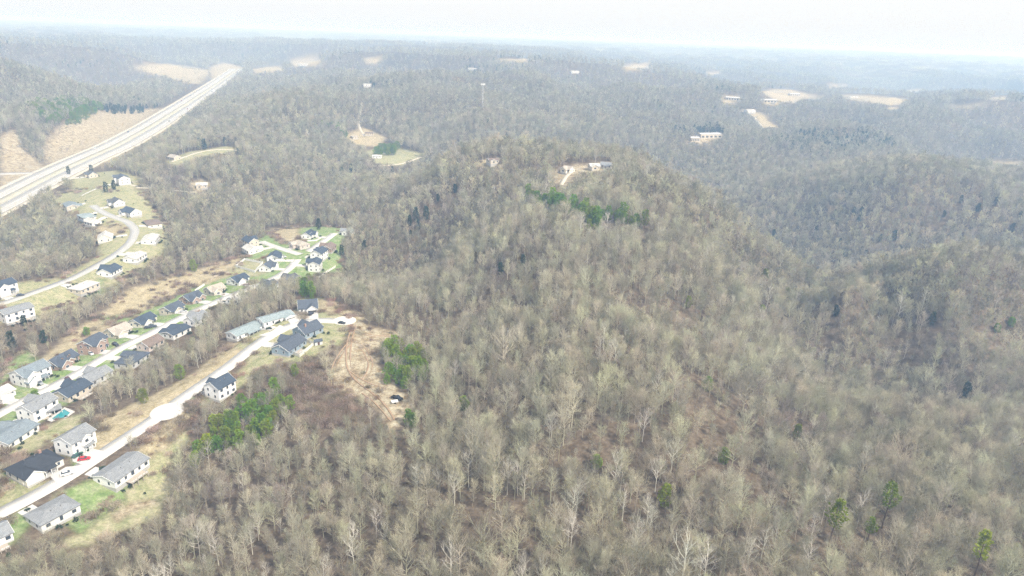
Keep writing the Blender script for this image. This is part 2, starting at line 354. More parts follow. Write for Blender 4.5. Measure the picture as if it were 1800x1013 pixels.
a2 = gm.attributes.new('bramble', 'FLOAT', 'POINT'); a2.data.foreach_set('value', ZW['b'].astype(np.float32))
a3 = gm.attributes.new('wooded', 'FLOAT', 'POINT'); a3.data.foreach_set('value', sstep(6000, 9000, rr_).astype(np.float32))
def ground_mat():
    m = bpy.data.materials.new('woodland_floor_and_grass'); m.use_nodes = True; t = m.node_tree; L = t.links.new; b = t.nodes['Principled BSDF']
    b.inputs['Roughness'].default_value = 1; b.inputs['Specular IOR Level'].default_value = .05
    at = t.nodes.new('ShaderNodeAttribute'); at.attribute_name = 'zone'; sp = t.nodes.new('ShaderNodeSeparateColor'); L(at.outputs['Color'], sp.inputs[0])
    tc = t.nodes.new('ShaderNodeTexCoord')
    def noise(s, d=5, rough=.6):
        n_ = t.nodes.new('ShaderNodeTexNoise'); n_.inputs['Scale'].default_value = s; n_.inputs['Detail'].default_value = d; n_.inputs['Roughness'].default_value = rough
        L(tc.outputs['Object'], n_.inputs['Vector']); return n_.outputs[0]
    n1, n2, n3 = noise(.9, 6, .7), noise(.06, 6, .65), noise(.25, 5, .7)
    def ramp(src, *st):
        c = t.nodes.new('ShaderNodeValToRGB'); e = c.color_ramp.elements; e[0].position, e[0].color = st[0][0], (*st[0][1], 1); e[1].position, e[1].color = st[-1][0], (*st[-1][1], 1)
        for p_, c_ in st[1:-1]: x = e.new(p_); x.color = (*c_, 1)
        L(src, c.inputs[0]); return c.outputs[0]
    def mix(f, a, b_):
        x = t.nodes.new('ShaderNodeMix'); x.data_type = 'RGBA'; L(f, x.inputs[0]); L(a, x.inputs[6]); L(b_, x.inputs[7]); return x.outputs[2]
    def mul(a, b_):
        x = t.nodes.new('ShaderNodeMix'); x.data_type = 'RGBA'; x.blend_type = 'MULTIPLY'; x.inputs[0].default_value = 1; L(a, x.inputs[6]); L(b_, x.inputs[7]); return x.outputs[2]
    fine = ramp(n1, (.28, (.62,.62,.62)), (.72, (1.3,1.3,1.3)))
    litter = ramp(n3, (.3, (.072,.054,.039)), (.5, (.135,.104,.074)), (.72, (.22,.18,.133)))
    lawn = ramp(n3, (.28, (.12,.19,.055)), (.45, (.19,.265,.10)), (.58, (.27,.31,.16)), (.75, (.38,.36,.23)))
    pale = ramp(n3, (.28, (.18,.21,.10)), (.45, (.29,.29,.16)), (.58, (.36,.335,.21)), (.74, (.43,.37,.26)))
    dry = ramp(n3, (.28, (.22,.18,.11)), (.44, (.34,.29,.18)), (.58, (.42,.355,.235)), (.74, (.52,.46,.33)))
    earth = ramp(n3, (.28, (.15,.11,.07)), (.42, (.28,.22,.145)), (.53, (.38,.325,.225)), (.68, (.50,.455,.34)))
    bram = ramp(n3, (.3, (.13,.08,.055)), (.7, (.22,.15,.10)))
    wood = ramp(noise(.02, 8, .75), (.3, (.13,.115,.10)), (.7, (.24,.21,.17)))
    at3 = t.nodes.new('ShaderNodeAttribute'); at3.attribute_name = 'wooded'; at2 = t.nodes.new('ShaderNodeAttribute'); at2.attribute_name = 'bramble'
    c = mix(at3.outputs['Fac'], litter, wood); c = mix(at2.outputs['Fac'], c, bram)
    c = mix(sp.outputs[0], c, lawn); c = mix(sp.outputs[1], c, pale); c = mix(sp.outputs[2], c, dry); c = mix(at.outputs['Alpha'], c, earth)
    L(mul(c, fine), b.inputs['Base Color'])
    bp = t.nodes.new('ShaderNodeBump'); bp.inputs['Strength'].default_value = .6; bp.inputs['Distance'].default_value = .4; L(n1, bp.inputs['Height']); L(bp.outputs[0], b.inputs['Normal'])
    return m
def link(name, me, m=None, parent=None, kind=None, label=None, cat=None, group=None):
    o = bpy.data.objects.new(name, me); COL.objects.link(o)
    if m is not None and me is not None and not me.materials: me.materials.append(m)
    if parent is not None: o.parent = parent
    if kind: o['kind'] = kind
    if label: o['label'] = label
    if cat: o['category'] = cat
    if group: o['group'] = group
    return o
link('ground', gm, ground_mat(), kind='structure')

# ------------------------------------------------------------------ roads
CONC = mat('pale_concrete', (.52,.505,.475), .9, .20, .22)
ASPH = mat('worn_street', (.40,.395,.38), .9, .10, .35)
HWY = mat('highway_concrete', (.40,.39,.37), .9, .16, .08)
PAINT = mat('lane_paint', (.78,.77,.72), .7, .05)
RUT = mat('red_clay_track', (.33,.235,.155), 1, .2, .6)
GRAVEL = mat('pale_gravel', (.50,.455,.37), 1, .15, .8)
def strip(name, g, z, w, off, m, up=.06, skirt=.4, kind='structure', parent=None, wvar=0):
    g = np.asarray(g); tng = np.gradient(g, axis=0); tng /= np.hypot(*tng.T)[:, None] + 1e-9
    nrm = np.stack([tng[:, 1], -tng[:, 0]], -1); k = len(g)
    ww = w / 2 * (1 + wvar * (rng.random(k) - .5)) if wvar else np.full(k, w / 2)
    L_ = g + nrm * (off - ww)[:, None]; R_ = g + nrm * (off + ww)[:, None]
    top = np.asarray(z) + up
    V = np.concatenate([np.c_[L_, top - skirt], np.c_[L_, top], np.c_[R_, top], np.c_[R_, top - skirt]])
    F = []
    for s in range(3):
        for i in range(k - 1): F.append((s * k + i, s * k + i + 1, (s + 1) * k + i + 1, (s + 1) * k + i))
    me = mesh_np(name, V, np.array(F)[:, ::-1]); return link(name, me, m, kind=kind, parent=parent)
ra = ROADS['a']
strip('concrete_street', ra['g'], ra['z'], ra['w'], 0, CONC)
rb = ROADS['b']; strip('subdivision_street', rb['g'], rb['z'], rb['w'], 0, CONC)
rb2 = ROADS['b2']; strip('side_street', rb2['g'], rb2['z'], rb2['w'], 0, CONC, up=.068)
rdd = ROADS['d']; strip('upper_street', rdd['g'], rdd['z'], rdd['w'], 0, ASPH)
rh = ROADS['highway']; zc = rh['z']
for o_, nm in ((-14, 'highway_carriageway'), (14, 'highway_carriageway')):
    strip(nm, rh['g'], zc, 17, o_, HWY, up=.15)
    for e_ in (-7.5, 7.5): strip('edge_line', rh['g'], zc, .35, o_ + e_, PAINT, up=.156, skirt=.004)
    strip('lane_line', rh['g'], zc, .3, o_, PAINT, up=.156, skirt=.004)
rp = ROADS['ramp']; strip('highway_ramp', rp['g'], smooth1(zat(rp['g'][:, 0], rp['g'][:, 1]), 3), 9, 0, HWY, up=.7, skirt=2)
strip('highway_median', rh['g'], zc, 10.6, 0, mat('pale_median_grass', (.42,.40,.32), 1, .25, .1), up=.09)
strip('highway_shoulder', rh['g'], zc, 6, -26, GRAVEL, up=.1, wvar=.5); strip('highway_shoulder', rh['g'], zc, 6, 26, GRAVEL, up=.1, wvar=.5)
def drape(name, pix, m, up=.1, world=None, skirt=.35, kind='structure', label=None, cat=None):
    """a slab laid over the ground from an outline"""
    q = np.asarray(world) if world is not None else cast(*np.array(pix, float).T)
    import bmesh
    bm = bmesh.new(); vs = [bm.verts.new((a, b, 0)) for a, b in q]; f = bm.faces.new(vs)
    if f.normal.z < 0 or f.calc_area() and True:
        bm.normal_update()
        if f.normal.z < 0: f.normal_flip()
    bmesh.ops.triangulate(bm, faces=bm.faces[:])
    for _ in range(2): bmesh.ops.subdivide_edges(bm, edges=[e for e in bm.edges if e.calc_length() > 3], cuts=1, use_grid_fill=True)
    bmesh.ops.triangulate(bm, faces=bm.faces[:])
    co = np.array([v.co[:] for v in bm.verts]); zz = zat(co[:, 0], co[:, 1])
    for v, z_ in zip(bm.verts, zz): v.co.z = z_ + up
    be = [e for e in bm.edges if e.is_boundary]
    ex = bmesh.ops.extrude_edge_only(bm, edges=be)
    for v in ex['geom']:
        if isinstance(v, bmesh.types.BMVert): v.co.z -= skirt
    bmesh.ops.recalc_face_normals(bm, faces=bm.faces[:])
    me = bpy.data.meshes.new(name); bm.to_mesh(me); bm.free(); return link(name, me, m, kind=kind, label=label, cat=cat)
def disc(cx, cy, r_, k=24): return [(cx + r_ * math.cos(2 * math.pi * i / k), cy + r_ * math.sin(2 * math.pi * i / k)) for i in range(k)]
c_ = cast(294, 724)[0]; drape('turning_circle', None, CONC, up=.23, world=disc(c_[0], c_[1], 7.2), skirt=.6)
c_ = cast(606, 564)[0]; drape('gravel_lot', None, mat('pale_lot', (.66,.64,.59), 1, .1, .5), up=.24, world=disc(c_[0], c_[1], 6.5), skirt=.6)
for k_, p in enumerate([[(127,804),(142,794),(160,789),(186,795),(178,806),(158,824),(140,816),(128,812)], [(88,838),(116,822),(152,818),(128,842),(102,852)],
          [(455,590),(478,583),(492,572),(505,578),(478,592)], [(500,560),(522,550),(534,560),(512,572)], [(537,549),(559,547),(560,562),(538,562)]]):
    drape('driveway', p, CONC, up=.27 if k_ < 2 else .22, skirt=.6)
for nm, p, wd, m_ in (('clay_track', [(622,572),(614,600),(611,628),(614,652),(632,672),(660,690),(684,712),(698,738)], 1.5, RUT),
                      ('clay_track', [(616,650),(640,668),(664,678),(680,681)], 1.2, RUT), ('clay_track', [(640,690),(662,704),(676,722),(692,740)], 1.3, RUT), ('clay_track', [(628,578),(640,590),(664,594),(690,590)], 1.2, RUT), ('clay_track', [(612,606),(600,620),(588,640),(584,660)], 1.3, RUT), ('clay_track', [(640,668),(654,650),(650,630),(638,612)], 1.2, RUT)):
    g = resample(cast(*np.array(p, float).T), 2.5)
    for off in (-1.1, 1.1): strip(nm, g, zat(g[:, 0], g[:, 1]) , wd * .6, off, RUT, up=.1, skirt=.25, wvar=.8)
for p, wd in (([(637,180),(634,195),(629,212),(632,228),(642,240)], 5), ([(425,266),(380,262),(345,268),(300,285)], 4), ([(655,292),(700,290),(740,276)], 4),
              ([(1345,228),(1330,212),(1322,200),(1300,195)], 8), ([(986,326),(992,312),(1004,301)], 4), ([(240,330),(300,335),(345,338)], 4),
              ([(960,110),(905,106),(860,108)], 9), ([(205,320),(240,328)],3.5)):
    g = resample(cast(*np.array(p, float).T), 6); strip('gravel_track', g, smooth1(zat(g[:, 0], g[:, 1]), 3), wd, 0, GRAVEL, up=.35, skirt=1.0)

# ------------------------------------------------------------------ houses
ROOFC = dict(navy=(.060,.078,.105), slate=(.085,.10,.125), black=(.045,.05,.06), grey=(.24,.25,.26), bluegrey=(.20,.235,.26), teal=(.27,.32,.33),
             brown=(.20,.155,.13), tan=(.40,.36,.31), light=(.50,.49,.46), dark=(.10,.105,.11))
WALLC = dict(white=(.82,.815,.80), cream=(.74,.70,.62), tan=(.58,.52,.43), brick=(.36,.24,.19), blue=(.27,.34,.40), grey=(.55,.56,.56), pink=(.60,.51,.46), pale=(.72,.72,.70))
def roof_mat(c):
    nm = 'shingles_' + c
    if nm in MATS: return MATS[nm]
    m = mat(nm, ROOFC[c], .9, .22, 1.3); t = m.node_tree; b = t.nodes['Principled BSDF']; L = t.links.new
    tc = t.nodes.new('ShaderNodeTexCoord'); br = t.nodes.new('ShaderNodeTexBrick'); br.inputs['Scale'].default_value = 1.0
    br.inputs['Brick Width'].default_value = .9; br.inputs['Row Height'].default_value = .3; br.inputs['Mortar Size'].default_value = .02
    br.inputs['Color1'].default_value = (.8,.8,.8,1); br.inputs['Color2'].default_value = (1.2,1.2,1.2,1); br.inputs['Mortar'].default_value = (.5,.5,.5,1)
    L(tc.outputs['Object'], br.inputs['Vector'])
    x = t.nodes.new('ShaderNodeMix'); x.data_type = 'RGBA'; x.blend_type = 'MULTIPLY'; x.inputs[0].default_value = .8
    src = b.inputs['Base Color'].links[0].from_socket; L(src, x.inputs[6]); L(br.outputs[0], x.inputs[7]); L(x.outputs[2], b.inputs['Base Color'])
    return m
def wall_mat(c):
    if c == 'brick':
        nm = 'wall_brick'
        if nm in MATS: return MATS[nm]
        m = mat(nm, WALLC[c], .9, .1, 2); t = m.node_tree; b = t.nodes['Principled BSDF']; tc = t.nodes.new('ShaderNodeTexCoord'); br = t.nodes.new('ShaderNodeTexBrick')
        mp = t.nodes.new('ShaderNodeMapping'); mp.inputs['Rotation'].default_value = (R(90), 0, 0); t.links.new(tc.outputs['Object'], mp.inputs[0]); t.links.new(mp.outputs[0], br.inputs['Vector'])
        br.inputs['Scale'].default_value = 3; br.inputs['Color1'].default_value = (.38,.24,.18,1); br.inputs['Color2'].default_value = (.30,.20,.16,1); br.inputs['Mortar'].default_value = (.5,.46,.42,1)
        t.links.new(br.outputs[0], b.inputs['Base Color']); return m
    m = mat('siding_' + c, WALLC[c], .7, .05, .8); t = m.node_tree
    if 'lap' not in t.nodes:
        wv = t.nodes.new('ShaderNodeTexWave'); wv.name = 'lap'; wv.bands_direction = 'Z'; wv.wave_profile = 'SAW'; wv.inputs['Scale'].default_value = 1.6; tc = t.nodes.new('ShaderNodeTexCoord')
        t.links.new(tc.outputs['Object'], wv.inputs[0]); bp = t.nodes.new('ShaderNodeBump'); bp.inputs['Strength'].default_value = .5; bp.inputs['Distance'].default_value = .03
        t.links.new(wv.outputs[1], bp.inputs['Height']); t.links.new(bp.outputs[0], t.nodes['Principled BSDF'].inputs['Normal'])
    return m
GLASS = mat('window_glass', (.055,.065,.08), .12, .2, 1)
TRIM = mat('white_trim', (.80,.80,.78), .6, .03)
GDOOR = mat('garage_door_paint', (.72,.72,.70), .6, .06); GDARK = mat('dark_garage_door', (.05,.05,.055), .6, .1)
FDOOR = mat('front_door_paint', (.12,.06,.045), .5, .1); DECKM = mat('weathered_deck', (.42,.37,.31), .9, .15)
BLOCK = mat('foundation_block', (.45,.44,.42), .95, .12); BRICKC = mat('chimney_brick', (.34,.22,.17), .95, .2, 4)
def pyd(name, V, F):
    me = bpy.data.meshes.new(name); me.from_pydata([tuple(v) for v in V], [], F); me.update(); return me
BOXF = [(0,3,2,1),(4,5,6,7),(0,1,5,4),(1,2,6,5),(2,3,7,6),(3,0,4,7)]
def boxv(x0, x1, y0, y1, z0, z1): return [(x0,y0,z0),(x1,y0,z0),(x1,y1,z0),(x0,y1,z0),(x0,y0,z1),(x1,y0,z1),(x1,y1,z1),(x0,y1,z1)]
def boxes(name, bs):
    V, F = [], []
    for b in bs:
        o = len(V); V += boxv(*b); F += [tuple(i + o for i in f) for f in BOXF]
    return pyd(name, V, F)
UNIT = {}
def unit(key, m):
    if (key, m.name) not in UNIT:
        me = boxes(key, [(-.5,.5,-.5,.5,-.5,.5)]); me.materials.append(m); UNIT[(key, m.name)] = me
    return UNIT[(key, m.name)]
def slab(P, t=.22):
    """roof plane: quad P (outer surface), thickness t downwards"""
    V = [tuple(p) for p in P] + [(p[0], p[1], p[2] - t) for p in P]; k = len(P)
    F = [tuple(range(k)), tuple(range(2 * k - 1, k - 1, -1))] + [(i, i + k, (i + 1) % k + k, (i + 1) % k) for i in range(k)]
    return V, F
def joinvf(name, parts):
    V, F = [], []
    for v, f in parts:
        o = len(V); V += v; F += [tuple(i + o for i in q) for q in f]
    return pyd(name, V, F)
def place(name, me, parent, loc, sca, rz=0):
    o = bpy.data.objects.new(name, me); COL.objects.link(o); o.parent = parent; o.location = loc; o.scale = sca; o.rotation_euler.z = rz; return o
def window(root, x, y, z, wd, ht, side):
    """side 0 front(-y) 1 right(+x) 2 back(+y) 3 left(-x); frame is the part, the pane its sub-part"""
    rz = side * math.pi / 2
    fr = place('window', unit('window_frame', TRIM), root, (x, y, z), (wd + .22, .12, ht + .22), rz)
    p = place('pane', unit('window_pane', GLASS), fr, (0, -.2, 0), (wd / (wd + .22), 1.0, ht / (ht + .22)), 0)
def gable_prism(x0, x1, y0, y1, z0, e, rise, axis='x'):
    if axis == 'x':
        ym = (y0 + y1) / 2; V = []
        for x in (x0, x1): V += [(x,y0,z0),(x,y1,z0),(x,y1,e),(x,ym,e+rise),(x,y0,e)]
        return V, [(0,4,3,2,1),(5,6,7,8,9),(0,5,9,4),(1,2,7,6),(0,1,6,5),(4,9,8,3),(3,8,7,2)]
    xm = (x0 + x1) / 2; V = []
    for y in (y0, y1): V += [(x0,y,z0),(x1,y,z0),(x1,y,e),(xm,y,e+rise),(x0,y,e)]
    return V, [(0,1,2,3,4),(9,8,7,6,5),(5,6,1,0),(1,6,7,2),(5,0,4,9),(4,3,8,9),(3,2,7,8)]
def house(name, x, y, z, rot, L, D, st, rc, wc, feat, label, cat='house', wc2=None, group=None):
    root = link(name, None, label=label, cat=cat, group=group); root.location = (x, y, z); root.rotation_euler.z = rot
    rm, wm = roof_mat(rc), wall_mat(wc); e = 2.9 * st + .5; rise = D / 2 * (.62 if 'S' in feat else .5)
    if 'F' in feat: rise = D / 2 * .3
    hx, hy = L / 2, D / 2; ov = .45
    link('foundation', boxes('foundation', [(-hx + .02, hx - .02, -hy + .02, hy - .02, -3.2, .35)]), BLOCK, root)
    hip = 'H' in feat
    if hip:
        link('wall', boxes('wall', [(-hx, hx, -hy, hy, .3, e)]), wm, root)
        a, b, c, d = (-hx-ov,-hy-ov,e), (hx+ov,-hy-ov,e), (hx+ov,hy+ov,e), (-hx-ov,hy+ov,e); r1, r2 = (-hx+hy*.85,0,e+rise), (hx-hy*.85,0,e+rise)
        me = pyd('roof', [a,b,c,d,r1,r2,(a[0],a[1],e-.2),(b[0],b[1],e-.2),(c[0],c[1],e-.2),(d[0],d[1],e-.2)],
                 [(0,1,5,4),(1,2,5),(2,3,4,5),(3,0,4),(9,8,7,6),(0,6,7,1),(1,7,8,2),(2,8,9,3),(3,9,6,0)])
        roof = link('roof', me, rm, root)
    else:
        V, F = gable_prism(-hx, hx, -hy, hy, .3, e - .05, rise - .05); link('wall', pyd('wall', V, F), wm, root)
        sl = rise / hy; dz = ov * sl
        p1 = [(-hx-ov,-hy-ov,e-dz+.12),(hx+ov,-hy-ov,e-dz+.12),(hx+ov,0,e+rise+.12),(-hx-ov,0,e+rise+.12)]
        p2 = [(hx+ov,hy+ov,e-dz+.12),(-hx-ov,hy+ov,e-dz+.12),(-hx-ov,0,e+rise+.12),(hx+ov,0,e+rise+.12)]
        roof = link('roof', joinvf('roof', [slab(p1), slab(p2)]), rm, root)
        for s in (-1, 1):      # barge boards along the gable ends
            for q in (-1, 1):
                x0_ = s * (hx + ov + .04)
                pts = [(x0_-.04,q*(hy+ov),e-dz+.10),(x0_+.04,q*(hy+ov),e-dz+.10),(x0_+.04,0,e+rise+.10),(x0_-.04,0,e+rise+.10)]
                link('barge_board', joinvf('barge_board', [slab(pts if q < 0 else pts[::-1], .32)]), TRIM, roof)
    front_busy = []
    def wing(xc, wd, proj, garage, est=None, wcx=None):
        ee = (2.9 * (est or st) + .5) - .06; rs = min(wd / 2 * .72, e + rise - ee - .25); y0 = -hy - proj
        y1 = 0 if ee + rs > e else -hy + .3
        w2 = wall_mat(wcx or wc2 or wc)
        link('foundation', boxes('foundation', [(xc-wd/2+.02, xc+wd/2-.02, y0+.02, -hy, -3.2, .34)]), BLOCK, root)
        V, F = gable_prism(xc - wd / 2, xc + wd / 2, y0, y1, .3, ee - .05, rs - .05, 'y'); wl = link('gable_wall', pyd('gable_wall', V, F), w2, root)
        s_ = rs / (wd / 2); dz_ = ov * s_; a_ = y0 - ov; b_ = y1
        q1 = [(xc-wd/2-ov,b_,ee-dz_+.12),(xc-wd/2-ov,a_,ee-dz_+.12),(xc,a_,ee+rs+.12),(xc,b_,ee+rs+.12)]
        q2 = [(xc+wd/2+ov,a_,ee-dz_+.12),(xc+wd/2+ov,b_,ee-dz_+.12),(xc,b_,ee+rs+.12),(xc,a_,ee+rs+.12)]
        gr = link('gable_roof', joinvf('gable_roof', [slab(q1), slab(q2)]), rm, root)
        for q in (-1, 1):
            pts = [(xc+q*(wd/2+ov),a_-.05,ee-dz_+.1),(xc+q*(wd/2+ov),a_+.03,ee-dz_+.1),(xc,a_+.03,ee+rs+.1),(xc,a_-.05,ee+rs+.1)]
            link('barge_board', joinvf('barge_board', [slab(pts if q > 0 else pts[::-1], .34)]), TRIM, gr)
        if garage:
            nd = 2 if garage == 2 else 1; gw = min(2.6 if nd == 2 else 4.8, (wd - 1.2) / nd)
            for i in range(nd):
                gx = xc + (i - (nd - 1) / 2) * (gw + .5)
                gd = place('garage_door', unit('garage_panel', GDARK if 'B' in feat else GDOOR), root, (gx, y0 - .03, 1.5), (gw, .1, 2.3))
                for k in range(4): place('panel', unit('door_panel', GDARK if 'B' in feat else GDOOR), gd, (0, -.5, -.375 + k * .25), (.96, .4, .21))
                place('trim', unit('door_trim', TRIM), gd, (0, -.2, .54), (1.08, 1.2, .08))
            if (est or st) == 2: window(root, xc, y0, 4.6, 1.6, 1.3, 0)
        else:
            for s in range(est or st): window(root, xc, y0, 1.9 + 2.9 * s, min(1.9, wd * .35), 1.4, 0)
        front_busy.append((xc - wd / 2 - .7, xc + wd / 2 + .7))
    if 'W' in feat: wing(-hx + 3.4, 6.4, 2.6, 2 if 'G' in feat else 0)
    if 'w' in feat: wing(hx - 3.4, 6.2, 2.2, 1 if 'g' in feat else 0)
    if 'm' in feat: wing(.2, 4.4, 1.2, 0)
    if 'l' in feat: wing(-hx + 3.2, 6, 3, 1, 1)
    # ordinary windows
    for s in range(st):
        zc = 1.95 + 2.9 * s; k = max(3, int(L / 3.4))
        for i in range(k):
            xx = -hx + (i + .5) * L / k
            if not any(a < xx < b for a, b in front_busy):
                if s == 0 and abs(xx) < L / k * .6 and 'door' not in [c.name.split('.')[0] for c in root.children]:
                    d_ = place('door', unit('front_door', FDOOR), root, (xx, -hy - .03, 1.45), (1.05, .1, 2.1)); place('trim', unit('door_trim', TRIM), d_, (0, .1, .53), (1.25, 1.1, .09))
                else: window(root, xx, -hy, zc, 1.0, 1.4, 0)
            window(root, xx, hy, zc, 1.1 if i % 2 else 1.5, 1.4 if i != k // 2 or s else 1.9, 2)
        for sd_, xx in ((1, hx), (3, -hx)):
            for yy in (-hy * .45, hy * .45): window(root, xx, yy, zc, .95, 1.35, sd_)
    if not hip and rise > 2.2:
        for sd_, xx in ((1, hx), (3, -hx)): place('vent', unit('gable_vent', TRIM), root, (xx, 0, e + rise * .45), (.7, .12, .8), sd_ * math.pi / 2)
    if 'P' in feat or 'p' in feat:
        x0, x1 = (-hx * .35, hx * .55) if 'P' in feat else (-hx + .3, hx - .3)
        pr = link('porch_roof', joinvf('porch_roof', [slab([(x0,-hy-2.4,2.75),(x1,-hy-2.4,2.75),(x1,-hy+.1,3.45),(x0,-hy+.1,3.45)], .18)]), rm, root)
        link('porch_floor', boxes('porch_floor', [(x0, x1, -hy - 2.3, -hy - .01, -2.0, .3)]), BLOCK, root)
        for i in range(4): place('porch_post', unit('porch_post', TRIM), root, (x0 + .3 + (x1 - x0 - .6) * i / 3, -hy - 2.15, 1.45), (.2, .2, 2.3))
    if 'K' in feat:
        dk = link('deck', boxes('deck', [(-hx * .5, hx * .45, hy + .01, hy + 3.4, .15, .35)]), DECKM, root)
        for i in range(4): place('post', unit('deck_post', DECKM), dk, (-hx * .48 + (hx * .9) * i / 3, hy + 3.3, -1.0), (.2, .2, 4.2))
        for q in (.75, 1.05): place('rail', unit('deck_rail', TRIM), dk, (-hx * .025, hy + 3.3, q), (hx * .95, .08, .08))
    if 'D' in feat:
        for xx in (-hx * .35, hx * .3):
            zb = e + rise * .30; yb = -hy + hy * .30
            V, F = gable_prism(xx - .9, xx + .9, yb, yb + 2.6, zb - .4, zb + 1.1, .7, 'y'); dm = link('dormer', pyd('dormer', V, F), wm, root)
            link('dormer_roof', joinvf('dormer_roof', [slab([(xx-1.15,yb+2.6,zb+.98),(xx-1.15,yb-.25,zb+.98),(xx,yb-.25,zb+1.95),(xx,yb+2.6,zb+1.95)], .12),
                 slab([(xx+1.15,yb-.25,zb+.98),(xx+1.15,yb+2.6,zb+.98),(xx,yb+2.6,zb+1.95),(xx,yb-.25,zb+1.95)], .12)]), rm, dm)
            place('pane', unit('window_pane', GLASS), dm, (xx, yb - .03, zb + .55), (.9, .1, .95))
    if 'C' in feat: place('chimney', unit('chimney', BRICKC), roof, (hx * .45, hy * .3, e + rise * .75), (.9, .9, 2.8))
    for i in range(2): place('roof_vent', unit('roof_vent', mat('vent_metal', (.2,.2,.2), .6)), roof, (-hx * .3 + i * hx * .5, hy * .35, e + rise * .65 + .25), (.3, .3, .5))
    return root
STREETS = [ROADS[k] for k in ('a', 'b', 'b2', 'd')]
BOXPIX = []           # picture boxes of the houses: nothing tall is planted in front of them
